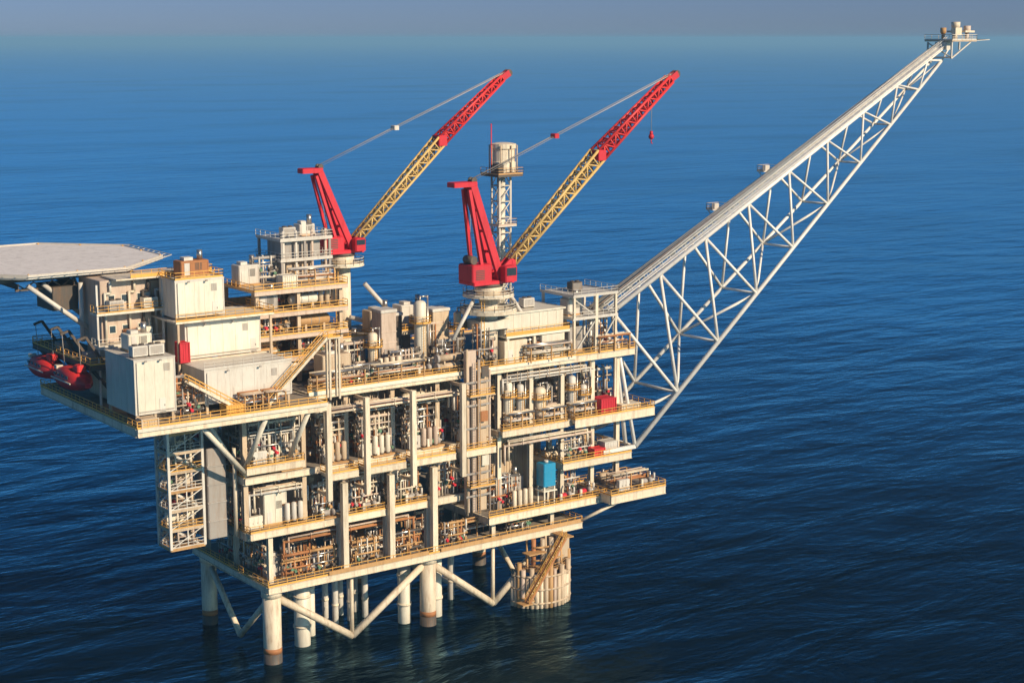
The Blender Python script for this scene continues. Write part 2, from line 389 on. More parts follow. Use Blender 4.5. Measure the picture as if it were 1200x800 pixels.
def k_package(r, p):
    L, W, H, m = p
    MB().box(-L/2,-W/2,0,L/2,W/2,.3).build('skid_base', M['ochre'], r)
    MB().cbox(-L/2+.1,-W/2+.1,.3,L/2-.1,W/2-.1,H,.1).build('enclosure', M[m], r)
    n = max(2, int(L/1.5))
    rb = MB()
    for i in range(n+1):
        x = -L/2+.25+(L-.5)*i/n; rb.box(x-.05,-W/2+.03,.35,x+.05,-W/2+.1,H-.15)
    rb.box(-L/2+.2,-W/2+.036,H-.3,L/2-.2,-W/2+.094,H-.2).build('stiffener', M[m], r)
    lv = MB(); lx = L*.12
    for i in range(8): lv.box(lx-.6,-W/2+.05,H*.45+i*.16,lx+.6,-W/2+.098,H*.45+i*.16+.08)
    lv.build('louvre', M['dark'], r)
    d = MB().box(-L*.36,-W/2+.04,.4,-L*.36+.9,-W/2+.098,2.4).build('door', M['lgrey'], r)
    MB().tube((L*.3,0,H),(L*.3,0,H+1.5),.45,14).build('exhaust', M['steel'], r)
    MB().box(-L*.3,-W*.25,H+.003,0,W*.25,H+.5).build('roof_hood', M['lgrey'], r)
def k_filter(r, p):
    n, m = p
    MB().box(-n*.6,-.6,0,n*.6,.6,.25).build('skid_base', M['ochre'], r)
    for i in range(n):
        x = -n*.6+.6+i*1.2
        MB().capsule(3.2,.44,(x,0,2.0),'z',14).build('filter_pot', M[m], r)
        MB().tube((x,-.05,.25),(x,-.05,.5),.34,12).build('pot_foot', M['dark'], r)
    MB().tube((-n*.6,.55,1.2),(n*.6,.55,1.2),.2).build('header_pipe', M['steel'], r)
    MB().tube((-n*.6,.55,3.2),(n*.6,.55,3.2),.16).build('header_pipe', M['rust'], r)
def k_box(r, p):
    L, W, H, m = p
    c = MB().box(-L/2+.05,-W/2+.05,.15,L/2-.05,W/2-.05,H-.05); n = int(L/.35)
    for i in range(n):
        x = -L/2+.15+(L-.3)*i/max(1,n-1)
        if abs(x) < L/2-.2: c.box(x-.06,-W/2-.01,.3,x+.06,-W/2+.05,H-.2); c.box(x-.06,W/2-.05,.3,x+.06,W/2+.01,H-.2)
    c.build('container_body', M[m], r)
    f = MB()
    for x in (-L/2,L/2):
        for y in (-W/2,W/2): f.box(x-.09,y-.09,0,x+.09,y+.09,H)
    for y in (-W/2,W/2):
        for z in (.08,H-.08): f.beam((-L/2+.07,y,z),(L/2-.07,y,z),.15)
    for x in (-L/2,L/2): f.beam((x,-W/2+.07,.08),(x,W/2-.07,.08),.14)
    f.build('corner_frame', M[m], r)
    MB().box(-L/2-.02,-W/2+.15,.3,-L/2+.045,W/2-.15,H-.2).build('end_door', M[m], r)
def k_rack(r, p):
    L, n, seed = p; q = random.Random(seed)
    for x in (-L/2+.3, 0, L/2-.3):
        f = MB()
        for y in (-1.1,1.1): f.beam((x,y,0),(x,y,2.6),.2)
        for z in (1.3,2.5): f.beam((x,-1.0,z),(x,1.0,z),.18)
        f.build('rack_frame', M['ochre'], r)
    for i in range(n):
        y = -.9+1.8*(i % (n//2))/(n//2-1); z = 1.58 if i < n//2 else 2.8
        MB().tube((-L/2,y,z),(L/2,y,z),q.choice((.11,.15,.19)),8).build('pipe', M[q.choice(['steel','lgrey','rust','tan','cream','pink'])], r)
def k_cooler(r, p):
    L, m = p
    for x in (-L/2+.15,L/2-.15):
        for y in (-1.35,1.35): MB().beam((x,y,0),(x,y,2.2),.2).build('support_leg', M['tan'], r)
    MB().box(-L/2,-1.5,2.2,L/2,1.5,2.9).build('cooler_bundle', M[m], r)
    for x in (-L/4, L/4):
        MB().lathe([(1.2,2.9),(1.3,3.6),(1.22,3.6),(1.12,2.95)],(x,0,0),18).build('fan_ring', M['lgrey'], r)
        b = MB()
        for k in range(4):
            t = k*math.pi/2; b.beam((x,0,3.3),(x+1.05*math.cos(t),1.05*math.sin(t),3.3),.22,.05)
        b.build('fan_blades', M['dark'], r)
def k_hvac(r, p):
    m, = p
    MB().cbox(-1.2,-.8,.2,1.2,.8,1.7).build('casing', M[m], r)
    for x in (-.55,.55): MB().lathe([(.42,1.7),(.42,1.9),(.36,1.9)],(x,0,0),14).build('fan_ring', M['dark'], r)
    MB().box(-1.1,-.7,0,-.9,.7,.2).box(.9,-.7,0,1.1,.7,.2).build('foot_rail', M['dark'], r)
    lv = MB()
    for i in range(7): lv.box(-1.0,-.86,.4+i*.17,1.0,-.802,.4+i*.17+.09)
    lv.build('louvre', M['grey'], r)
def k_stair(r, p):
    dx, dz, w = p
    s = MB()
    for y in (-w/2, w/2): s.beam((0,y,0),(dx,y,dz),.14,.42)
    s.build('stringer', M['cream'], r)
    t = MB(); n = int(abs(dz)/.24)
    for i in range(n): 
        u = (i+.5)/n; t.box(dx*u-.14,-w/2+.08,dz*u-.02,dx*u+.14,w/2-.08,dz*u+.02)
    t.build('treads', M['ochre'], r)
    for y in (-w/2-.06, w/2+.06):
        h = MB()
        for k in (.55,1.1): h.beam((0,y,k),(dx,y,dz+k),.1)
        for i in range(6): u = i/5; h.beam((dx*u,y,dz*u),(dx*u,y,dz*u+1.1),.07)
        h.build('handrail', M['yellow'], r)
def k_tray(r, p):
    L, = p
    for y, z in ((0,0),(.9,.35)):
        t = MB()
        for dy in (-.28,.28): t.beam((-L/2,y+dy,z),(L/2,y+dy,z),.08,.16)
        for i in range(int(L/.5)): t.beam((-L/2+.25+i*.5,y-.25,z),(-L/2+.25+i*.5,y+.25,z),.07)
        t.build('tray', M['lgrey'], r)
        c = MB()
        for k in range(3): c.tube((-L/2,y-.15+k*.15,z+.1),(L/2,y-.15+k*.15,z+.1),.055,6)
        c.build('cable_run', M['dark'], r)
    for x in (-L*.35,0,L*.35):
        MB().beam((x,-.36,-.12),(x,1.3,-.12),.1).beam((x,-.36,-.12),(x,-.36,2.2),.1).beam((x,1.3,-.12),(x,1.3,2.2),.1).build('hanger', M['tan'], r)
KIND = dict(
 tray=('cable_tray', 'cable tray', k_tray),
 hvessel=('separator_vessel', 'vessel', k_hvessel), vvessel=('column_vessel', 'vessel', k_vvessel), pump=('pump_skid', 'pump', k_pump),
 manifold=('pipe_manifold', 'pipework', k_manifold), exchanger=('heat_exchanger', 'heat exchanger', k_exchanger),
 cabinet=('control_cabinet', 'cabinet', k_cabinet), package=('equipment_package', 'machinery housing', k_package), filter=('filter_skid', 'filter skid', k_filter),
 box=('cargo_container', 'container', k_box), rack=('pipe_rack', 'pipe rack', k_rack), cooler=('air_cooler', 'cooler', k_cooler), hvac=('air_handling_unit', 'air conditioner', k_hvac),
 stair=('stairway', 'stair', k_stair))
CACHE = {}
def place(kind, p, loc, label, group=None, rz=0):
    nm, cat, fn = KIND[kind]; key = (kind, p)
    if key not in CACHE:
        r = thing(nm, label, cat, loc, group, rz); fn(r, p); CACHE[key] = r
    else:
        r = clone(CACHE[key]); r.location = loc; r.rotation_euler = (0,0,rz); r['label'] = label
        if group: r['group'] = group
        elif 'group' in r: del r['group']
    return r

ORD = ['first','second','third','fourth','fifth','sixth']
# --- middle deck front bays (5), filled with piping, vessels, cabinets
BM = [(-3,6.5,31.5),(9.9,14.8,31.35),(17.2,24.4,31.35),(26.4,34.4,31.35),(36.6,43,31.35)]
MC = [('tan','pink'),('lgrey','rust'),('cream','rust'),('pink','lgrey'),('tan','cream')]
for i, (x0, x1, z) in enumerate(BM):
    w = x1-x0; xc = (x0+x1)/2; bay = 'in the %s middle-deck bay from the stair tower' % ORD[i]
    place('manifold', (round(w-.8,1), 5.6, MC[i][0], MC[i][1], 10+i), (xc, 1.9, z), 'dense upright piping with valves '+bay, 'piping in the middle deck bays')
    place('manifold', (round(w-.8,1), 8.6, MC[i][1], 'tan', 30+i), (xc, 5.2, z), 'taller pipework behind the valves '+bay, 'tall pipework in the middle deck bays')
    place('hvessel', (round(min(w-1,5.8),1), 1.05, ('lgrey','white','pink','cream','white')[i]), (xc, 3.6, z+6.4), '%s drum near the ceiling %s' % (('pale grey','white','pinkish','cream','white')[i], bay), 'raised drums in the middle deck bays')
    place('manifold', (round(w-1.0,1), 7.2, 'cream', ('lgrey','tan','pink','cream','lgrey')[i], 170+i), (xc, 1.15, z+(1.5 if i == 0 else 0)), 'pale front row of upright pipes '+bay, 'pale front pipes in the middle deck bays')
    place('exchanger', (round(min(w-1.6,4.4),1), ('cream','lgrey','white','tan','cream')[i]), (xc, 3.2, z+3.0), 'pair of stacked shells at mid height %s' % bay, 'stacked shells in the middle deck bays')
    place('package', (round(w-1.2,1), 2.6, 5.4, ('pink','tan','lgrey','tan','pink')[i]), (xc, 8.2, z), '%s machinery housing deep at the back %s' % (('pinkish','tan','grey','tan','pinkish')[i], bay), 'housings in the middle deck bays')
    place('tray', (round(w-.3,1),), (xc, .75, z+8.0-(1.4 if i == 0 else 0)), 'hanging cable tray along the front '+bay, 'cable trays in the middle deck bays')
    place('filter', (3,('cream','tan','white','pink','lgrey')[i]), (xc+.6, .3 if i else 1.2, z), 'row of three upright pots %s' % bay, 'filter pots in the middle deck bays')
    place('cabinet', (('lgrey','cream','white','lgrey','white')[i],), (x0+1.9, 1.0 if i else .9, z+.06 if i else z+1.5), '%s cabinet with three doors %s' % (('grey','cream','white','grey','white')[i], bay), 'cabinets in the middle deck bays')
    place('pump', (('grey','blue','grey','green','red')[i] if i in (3,) else 'grey',), (x1-2.2, .7, z+.02), 'small pump on a skid %s' % bay, 'pumps in the middle deck bays')
# --- lower deck front bays
BL = [(-3,7),(8.4,12.4),(14,21.2),(23,29.4),(32,40)]
for i, (x0, x1) in enumerate(BL):
    w = x1-x0; xc = (x0+x1)/2; z = 22.36; bay = 'in the %s lower-deck bay from the stair tower' % ORD[i]
    if i == 0:
        place('package', (4.4,3,6.2,'white'), (2.0,3.0,z), 'tall cream housing with dark louvre '+bay)
        place('cabinet', ('white',), (-2.0,1.2,z), 'white cabinet with three doors '+bay, 'cabinets in the lower deck bays')
        place('filter', (3,'lgrey'), (5.0,1.0,z), 'row of three grey filter pots '+bay, 'filter pots in the lower deck bays')
    else:
        place('manifold', (round(w-.6,1), 6.0, 'cream', ('tan','lgrey','pink','cream','tan')[i], 180+i), (xc, 1.0, z), 'pale front row of upright pipes '+bay, 'pale front pipes in the lower deck bays')
        place('manifold', (round(w-.8,1), 5.2, MC[i][1], 'rust', 50+i), (xc, 2.0, z), 'pipework with rusty risers '+bay, 'piping in the lower deck bays')
        place('exchanger', (round(min(w-1.5,4.6),1), ('tan','cream','lgrey','pink','cream')[i]), (xc, 4.4, z+.1), 'pair of stacked horizontal shells %s' % bay, 'heat exchangers in the lower deck bays')
        if i < 4: place('pump', ('grey',), (xc+w*.2, .3, z), 'small pump on a skid '+bay, 'pumps in the lower deck bays')
    place('hvessel', (round(min(w-.6,6.2),1), .95, ('tan','white','cream','lgrey','pink')[i]), (xc, 7.2, z+3.6), 'round drum standing high at the back '+bay, 'drums in the lower deck bays')
# --- lowest deck clutter (orange pipes)
for i, x in enumerate((4,12,20,27,36,42)):
    place('rack', (6.4, 6, 5+i % 3), (x, 3.2, 13.32), 'low rack of rusty pipes on the lowest deck, %s from the front corner leg' % ORD[i], 'pipe racks on the lowest deck')
for i, x in enumerate((8,16,24,34,50)):
    place('manifold', (5.2, 5.6, 'rust', 'tan', 70+i % 2), (x, 5.4, 13.32), 'rusty orange pipework on the lowest deck, %s from the front corner leg' % ORD[i], 'pipework on the lowest deck')
for i, x in enumerate((10,22)):
    place('hvessel', (6.5, 1.2, 'ochre'), (x, 9, 13.32), ('orange brown drum on the lowest deck beside the thick white caisson', 'orange brown drum on the lowest deck beside the middle leg')[i], 'orange drums on the lowest deck')

for i, x in enumerate((5,10,18,26.5,36,50)):
    place('manifold', (4.6,4.2,('rust','ochre','cream')[i % 3],'ochre',190+i), (x, .6, 13.32), 'front orange and cream pipes on the lowest deck, %s from the corner leg' % ORD[i], 'front pipes on the lowest deck')
for i, (y, ml) in enumerate(((5,('tan','rust')),(11,('cream','ochre')),(17,('grey','tan')))):
    place('manifold', (4.8,5.6,*ml,200+i), (.6, y, 13.32), 'pipework on the lowest deck end face, %s back from the corner leg' % ORD[i], 'pipework on the lowest deck end face', R(-90))
place('package', (4.4,3,3.6,'grey'), (2.6, 3.4, 13.32), 'grey machinery housing on the lowest deck right behind the corner leg')
for i, (y, z) in enumerate(((5,22.36),(12,22.36),(19,22.36),(6,31.36),(13,31.36),(20,31.36))):
    place('manifold', (5.6,6.0,('tan','cream','lgrey')[i % 3],'pink',210+i), (-2.8, y, z), 'pipework along the %s deck end face, %s from the front column' % (('lower','middle')[i//3], ORD[i % 3]), 'pipework along the deck end faces', R(-90))
# --- lower deck, boom half
z = 17.66
tk = thing('blue_tank', 'bright blue upright tank on the lower deck at the boom end', 'tank', (55.4,-.4,z)); 
MB().cbox(-1.35,-1.2,3.4,1.35,1.2,7.6,.14).build('tank_body', M['blue'], tk)
for x in (-1.1,1.1):
    for y in (-.95,.95): MB().box(x-.14,y-.14,0,x+.14,y+.14,3.4).build('support_leg', M['white'], tk)
MB().box(-1.5,-1.35,2.5,1.5,1.35,2.75).build('drip_tray', M['white'], tk)
rb = MB()
for zz in (4.6,6.2): rb.box(-1.42,-1.27,zz,1.42,1.27,zz+.1)
rb.build('rib', M['blue'], tk)
MB().tube((0,0,7.6),(0,0,8.0),.4,14).build('hatch', M['lgrey'], tk)
place('package', (5,3,5,'grey'), (50.2,4,z+.02), 'dark grey machinery housing on the lower deck beside the blue tank')
place('manifold', (6.4,6.2,'cream','rust',81), (47,1.2,z), 'pipework near the crane trunk on the lower boom-end deck')
place('manifold', (6.0,7.2,'pink','lgrey',82), (61.4,2.2,z), 'pipework between the blue tank and the cantilevered landing')
place('pump', ('red',), (59.6,-.9,z), 'red motor pump skid right beside the blue tank')
place('pump', ('red',), (64.4,-.6,z), 'red motor pump skid next to the cantilevered landing')
place('hvessel', (6.2,1.1,'cream'), (61.5,5.6,z+5), 'cream drum high behind the blue tank on the lower deck')
place('vvessel', (9,.9,'lgrey'), (45.2,4.6,z), 'grey column vessel at the inner end of the lower boom-end deck')
place('filter', (4,'cream'), (50,-.6,z), 'row of four cream filter pots at the lower deck edge before the blue tank')
zz = 18.26
place('rack', (8.6,6,5), (73.4,-1.6,zz), 'rack of pipes lying across the cantilevered landing')
place('hvessel', (5.2,.7,'tan'), (72.6,2.6,zz), 'tan drum on the cantilevered landing under the flare boom')
place('pump', ('grey',), (76.6,-3.4,zz), 'grey pump skid at the outer end of the cantilevered landing')
place('cabinet', ('lgrey',), (70.4,-4.0,zz), 'grey cabinet at the front edge of the cantilevered landing')
# level between, z 24.8
d8 = deck_level('mezzanine_deck', 'narrow mezzanine deck above the red pumps at the boom end', 58.5, 74.5, -1.4, 9, 24.6, 'FRL', 1.2)
place('manifold', (6.2,4.6,'tan','lgrey',83), (63,1.0,24.66), 'pipework standing on the mezzanine deck above the red pumps')
place('box', (3.0,2.2,2.3,'lgrey'), (70.6,.8,24.66), 'pale grey container on the mezzanine deck near the boom root')
place('box', (2.4,1.8,1.6,'orange'), (67.2,-.2,24.66), 'small orange red container on the mezzanine deck')
# --- middle deck, boom half
z = 32.38
bays = [(46.5,52.5),(53.6,59.6),(60.8,66.4)]
for i, (x0, x1) in enumerate(bays):
    xc = (x0+x1)/2; bay = 'in the %s middle-deck bay from the crane trunk' % ORD[i]
    place('manifold', (5.2, 6.4, ('lgrey','tan','cream')[i], ('pink','lgrey','tan')[i], 90+i), (xc, 3.0, z), 'tall pipework with valves '+bay, 'piping in the boom end bays')
    place('vvessel', ((8.2,6.4,7.6)[i],(.85,1.1,.75)[i],('white','cream','lgrey')[i]), (x0+1.4, 1.0, z), '%s column vessel with yellow ring platform %s' % (('white','cream','grey')[i], bay), 'column vessels in the boom end bays')
    if i == 1: place('exchanger', (2.6,'pink'), (x0+4.2, 1.6, z+.02), 'pinkish stacked shells '+bay)
    else: place('vvessel', ((7.4,6,5.6)[i],.7,'lgrey'), (x0+4.3, 1.3, z), 'slimmer grey column vessel %s' % bay, 'slim column vessels in the boom end bays')
    place('package', (4.6,2.6,(5.4,4.6,6.0)[i],('tan','lgrey','pink')[i]), (xc, 9.0, z), '%s housing deep at the back %s' % (('tan','grey','pinkish')[i], bay), 'housings in the boom end bays')
    place('tray', (6.4,), (xc, .6, z+8.4), 'hanging cable tray along the front '+bay, 'cable trays in the boom end bays')
    place('hvessel', (5.4,1.0,('tan','cream','pink')[i]), (xc, 7, z+5.4), 'horizontal drum high at the back %s' % bay, 'high drums in the boom end bays')
    place('rack', (5.6,6,7), (xc, -.1, z), 'low pipe rack behind the yellow rail '+bay, 'pipe racks in the boom end bays')
place('box', (3.4,2.6,3.0,'red'), (69.2,.2,32.38), 'bright red container beside the flare boom root')
place('box', (4.4,2.4,1.3,'cream'), (74.6,.2,32.38), 'low cream container at the outer edge beside the red one')
place('pump', ('grey',), (73,4,32.38), 'grey pump skid behind the low cream container')
place('manifold', (5.4,7.8,'lgrey','tan',96), (71,4.5,32.38), 'pipework behind the red container at the boom root')

def pipe_run(x0, x1, y, z, n, label, mats, drop):
    o = (x0,y,z); t = thing('pipe_run', label, 'pipe run', o, None)
    for k in range(n):
        yy = y+(k%3)*.55; zz = z+(k//3)*.6; r_ = (.2,.13,.26,.16,.11,.18)[k % 6]; m_ = mats[k % len(mats)]
        p = MB().path([(x0+k*.3,yy,zz-drop),(x0+k*.3,yy,zz),(x1-k*.35,yy,zz),(x1-k*.35,yy,zz-drop*.7)], r_, 8)
        for f in (.2,.5,.8): xx = x0+(x1-x0)*f; p.tube((xx-.1,yy,zz),(xx+.1,yy,zz),r_*1.6,8)
        p.build('long_pipe', M[m_], t, o)
    i_ = 0
    while x0+1.5+i_*4 < x1-1:
        xx = x0+1.5+i_*4; MB().beam((xx,y-.4,z-.36),(xx,y+1.6,z-.36),.18).beam((xx,y+1.5,z-.4),(xx,y+1.5,z+1.6),.16).build('pipe_hanger', M['tan'], t, o); i_ += 1
pipe_run(-3.0, 7.6, 1.0, 28.2, 6, 'long pipe run under the middle deck above the tall cream housing', ('lgrey','tan','pink','cream'), 3.5)
pipe_run(9.6, 36.2, -1.6, 40.4, 6, 'long pipe run hanging below the top deck edge across the middle bays', ('cream','rust','lgrey','pink','tan'), 4.2)
pipe_run(9.4, 36.2, .6, 28.4, 6, 'long pipe run below the stepped middle deck balconies', ('tan','cream','rust','lgrey'), 3.0)
pipe_run(46.4, 66, -.2, 29.4, 6, 'long pipe run under the middle deck above the blue tank', ('pink','lgrey','ochre','cream'), 3.4)
pipe_run(46.4, 66, .4, 41.2, 5, 'long pipe run below the top deck edge over the row of column vessels', ('lgrey','tan','cream'), 2.4)
pipe_run(3, 28, 1.0, 19.4, 6, 'long rusty pipe run under the lower deck behind the front columns', ('rust','ochre','tan','pink'), 3.2)
pipe_run(32, 56, 1.0, 16.6, 4, 'long orange brown pipe run low under the boom half of the lower deck', ('ochre','rust','tan'), 2.2)
# ------------------------------------------------------------------ crane trunk (tan column) at the front
tr = thing('riser_trunk', 'tall tan casing running down the front between the two deck halves', 'trunk', (39.6,-1.2,18.6)); ot = (39.6,-1.2,18.6)
MB().cbox(37.4,-1.7,19.2,39.4,-.6,47.6,.12).build('casing', M['pink'], tr, ot)
MB().cbox(39.9,-1.6,19.2,41.6,-.7,43,.12).build('casing', M['tan'], tr, ot)
for k, (x, r, m) in enumerate(((37.2,.22,'tan'),(38.1,.14,'dark'),(39.65,.26,'grey'),(41.9,.2,'pink'))):
    MB().tube((x,-2.0,18.8),(x,-2.0,(48,45,46,44)[k]),r,10).build('riser_pipe', M[m], tr, ot)
for z in (22,26,30,34,38,42): MB().box(36.8,-2.26,z,42.0,-2.2,z+.35).build('clamp_band', M['grey'], tr, ot)
for z in (24,40):
    b = MB().box(36.8,-3.5,z-.15,42.2,-2.3,z).build('service_platform', M['tan'], tr, ot)
    rails(MB(), [(36.9,-2.4,z),(36.9,-3.4,z),(42.1,-3.4,z),(42.1,-2.4,z)]).build('handrail', M['yellow'], b)
ld = MB()
for dx in (38.9,39.4): ld.beam((dx,-2.8,19),(dx,-2.8,46),.08)
for i in range(58): ld.beam((38.9,-2.8,19.3+i*.45),(39.4,-2.8,19.3+i*.45),.06)
ld.build('ladder', M['ochre'], tr, ot)
for z, x, m in ((27.4,40.6,'white'),(35.2,40.4,'rust'),(43,40.6,'dark')): MB().cbox(x-.7,-2.6,z,x+.8,-2.27,z+1.8).build('junction_box', M[m], tr, ot)

# ------------------------------------------------------------------ hanging stair tower at the end
hs = thing('hanging_stair_tower', 'open grey lattice stair tower hanging under the laydown deck', 'stair tower', (-15,4,20)); oh = (-15,4,20)
for x in (-15.2,-9.4):
    for y in (4.2,8.6): MB().beam((x,y,20.6),(x,y,42.3),.42).build('corner_post', M['lgrey'], hs, oh)
for k, z in enumerate((20.8,23.9,27.0,30.1,33.2,36.3,39.4)):
    f = MB().box(-15.4,4.0,z-.2,-9.2,8.8,z)
    for a, b in (((-15.2,4.2),(-9.4,4.2)),((-15.2,8.6),(-9.4,8.6)),((-15.2,4.2),(-15.2,8.6)),((-9.4,4.2),(-9.4,8.6))): f.beam((*a,z-.25),(*b,z-.25),.2,.45)
    f = f.build('landing', M['tan' if k % 3 else 'ochre'], hs, oh)
    rails(MB(), [(-9.3,4.05,z),(-15.3,4.05,z),(-15.3,8.7,z)], toe=.15).build('handrail', M['yellow' if k % 3 == 1 else 'lgrey'], f)
    if k < 6:
        s = MB(); x0, x1 = (-14.6,-10.2) if k % 2 else (-10.2,-14.6)
        for y in (4.8,5.9): s.beam((x0,y,z),(x1,y,z+3.0),.12,.36)
        for i in range(13): t=(i+.5)/13; xx=x0+(x1-x0)*t; s.box(xx-.16,4.87,z+3.0*t-.03,xx+.16,5.83,z+3.0*t+.03)
        s.build('stair_flight', M['cream' if k % 2 else 'lgrey'], hs, oh)
        MB().beam((-15.2,4.1,z),(-9.4,4.1,z+3.0),.14).beam((-15.25,8.5,z),(-15.25,4.3,z+3.0),.14).beam((-12.3,4.15,z),(-12.3,4.15,z+2.7),.16).build('cross_brace', M['lgrey'], hs, oh)
        MB().tube((-13.8,4.5,z),(-13.8,4.5,z+2.8),.16,8).tube((-11.2,4.6,z),(-11.2,4.6,z+2.8),.22,8).tube((-13.8,4.5,z+1.6),(-11.2,4.6,z+1.6),.14,8).build('service_pipe', M[('pink','cream','tan')[k % 3]], hs, oh)
for k, (x, z, m) in enumerate(((-13.6,23.9,'white'),(-11.6,30.1,'cream'),(-13.4,36.3,'lgrey'))):
    place('cabinet', (m,), (x, 6.7, z+.01), ('white cabinet on a lower landing of the hanging stair tower','cream cabinet on the middle landing of the hanging stair tower','grey cabinet on an upper landing of the hanging stair tower')[k])
for k, z in enumerate((20.8,23.9,27.0,30.1,33.2,36.3)):
    place('manifold', (5.0,2.6,('tan','cream','pink','lgrey','cream','tan')[k],'pink',140+k), (-12.3,7.6,z+.01), 'pipe bundle on the %s landing up inside the hanging stair tower' % ORD[k], 'pipe bundles in the hanging stair tower')
gp = thing('vent_casing', 'dark grey upright casing between the hanging stair tower and the lower deck', 'casing', (-7,5,20)); og = (-7,5,20)
MB().cbox(-8.6,4.2,21.2,-5.2,9.4,36,.15).build('casing', M['grey'], gp, og)
for z in (24,27,30,33): MB().box(-8.7,4.05,z,-5.1,9.55,z+.25).build('stiffener', M['grey'], gp, og)
for x in (-8.2,-5.6): MB().tube((x,7,36),(x,7,42.3),.3).build('hanger', M['lgrey'], gp, og)
MB().tube((-4.6,2.6,21.4),(-4.6,2.6,36),.35).build('downpipe', M['cream'], gp, og)

# ------------------------------------------------------------------ white houses at the lifeboat end
def house(label, x0, x1, y0, y1, z0, z1, m='white', seams=4, doors=(), roofrail=False, feet=None, wins=(), cat='module house'):
    o = (x0,y0,z0); t = thing('module_house', label, cat, o)
    w = MB().cbox(x0,y0,z0,x1,y1,z1,.08).build('wall_shell', M[m], t, o)
    for i in range(1, seams):
        x = x0+(x1-x0)*i/seams; MB().box(x-.035,y0-.035,z0+.1,x+.035,y0+.01,z1-.1).build('batten', M[m], t, o)
    n = max(2, int((y1-y0)/2.2))
    for i in range(1, n):
        y = y0+(y1-y0)*i/n; MB().box(x0-.035,y-.035,z0+.1,x0+.01,y+.035,z1-.1).build('batten', M[m], t, o)
    lv = MB(); lx = x0+(x1-x0)*.8
    for i in range(7): lv.box(lx-.5,y0-.075,z1-1.9+i*.17,lx+.5,y0-.038,z1-1.9+i*.17+.09)
    lv.build('vent_louvre', M['grey'], t, o)
    MB().path([(x0+.35,y0-.18,z0+.1),(x0+.35,y0-.18,z1-.4),(x0+.35,y0-.05,z1-.3)],.07,8).build('downpipe', M['lgrey'], t, o)
    MB().box(x0+.6,y0-.13,z0+.35,x1-.3,y0-.04,z0+.5).build('cable_tray', M['grey'], t, o)
    tr2 = MB(); 
    for x in (x0+.02,x1-.02): tr2.box(x-.09,y0-.07,z0,x+.09,y0+.02,z1-.02)
    tr2.box(x0+.08,y0-.06,z1-.22,x1-.08,y0+.02,z1-.02).box(x0+.08,y0-.06,z0,x1-.08,y0+.02,z0+.2).build('edge_trim', M['lgrey'], t, o)
    for x in (x0+(x1-x0)*.25, x0+(x1-x0)*.62): MB().beam((x,y0-.05,z1-.35),(x,y0-.5,z1-.1),.07).cbox(x-.18,y0-.7,z1-.25,x+.18,y0-.45,z1-.03,.03).build('floodlight', M['grey'], t, o)
    MB().box(x0-.12,y0-.12,z1+.003,x1+.12,y1+.12,z1+.16).build('roof_slab', M['lgrey'], t, o)
    for x in doors:
        d = MB().box(x,y0-.06,z0+.1,x+.95,y0-.004,z0+2.2).build('door', M['lgrey'], t, o)
        MB().box(x+.75,y0-.12,z0+1.0,x+.83,y0-.06,z0+1.25).build('handle', M['dark'], d)
    for x, z in wins:
        d = MB().box(x,y0-.05,z,x+1.1,y0-.004,z+.8).build('window', M['lgrey'], t, o)
        MB().box(x+.08,y0-.07,z+.08,x+1.02,y0-.052,z+.72).build('pane', M['glass'], d)
    if roofrail:
        rails(MB(), [(x0,y1,z1+.16),(x0,y0,z1+.16),(x1,y0,z1+.16),(x1,y1,z1+.16)]).build('roof_handrail', M['yellow'], t, o)
    if feet is not None:
        for x in (x0+.4,(x0+x1)/2,x1-.4):
            for y in (y0+.4,y1-.4): MB().box(x-.2,y-.2,feet,x+.2,y+.2,z0).build('support_foot', M['tan'], t, o)
    return t
house('tall cream module at the outer front corner of the laydown deck', -24.2,-17.8,-5.2,5.6,45.2,53.4,'white',4,(-20.4,),False,43.5)
house('cream module highest in the stack of white houses, below brown machinery', -12.6,-4.4,5,11,57.2,63.0,'white',5,(-6.4,),True)
house('cream module in the middle of the stack of white houses', -11.1,1.9,5.2,12,50.6,56.1,'white',6,(.2,))
house('long pale grey module resting at the front of the laydown deck', -12.2,2.6,-3.6,4.4,45.0,50.2,'lgrey',7,(-7.4,-2.2),False,43.5)
# walkways of the stack
wk = thing('house_walkway', 'cream walkway deck with yellow rails between the stacked white houses', 'walkway', (-14,3,56.4)); ow = (-14,3,56.4)
MB().box(-13.4,3.4,56.6,3.6,13,56.9).build('deck_plate', M['cream'], wk, ow)
rails(MB(), [(-13.3,3.5,56.9),(3.5,3.5,56.9),(3.5,12.9,56.9)]).build('handrail', M['yellow'], wk, ow)
for x in (-12.9,3.1):
    for y in (3.8,12.6): MB().beam((x,y,43.6),(x,y,56.6),.35).build('post', M['tan'], wk, ow)
wk2 = thing('house_walkway', 'lower walkway with rails in front of the middle white house', 'walkway', (-14,-3,50.4)); ow = (-14,-3,50.4)
MB().box(-13.6,4.5,50.25,4.6,5.15,50.5).build('deck_plate', M['cream'], wk2, ow)
rails(MB(), [(-12.3,-3.7,50.38),(2.7,-3.7,50.38)],t=.06).build('handrail', M['lgrey'], wk2, ow)
place('box', (1.5,1.8,3.2,'red'), (-12.2,4.0,50.52), 'narrow red locker beside the middle white house')
place('package', (5,3,2.6,'rust'), (-8.4,8,63.2), 'rust brown machinery housing on top of the highest white house')
for i, x in enumerate((-22.6,-20.0)):
    place('hvac', ('lgrey',), (x, -3.2, 53.6), ('pale grey air conditioner at the outer end of the corner module roof','pale grey air conditioner at the inner end of the corner module roof')[i], 'air conditioners on the corner module')
place('package', (4,3,2.6,'white'), (-20.4,2.4,53.6), 'white machinery housing on the corner module roof behind the air conditioners')
place('manifold', (4.2,4.8,'tan','rust',101), (-15.2,-4.0,43.6), 'brown pipework between the corner module and the long grey module')
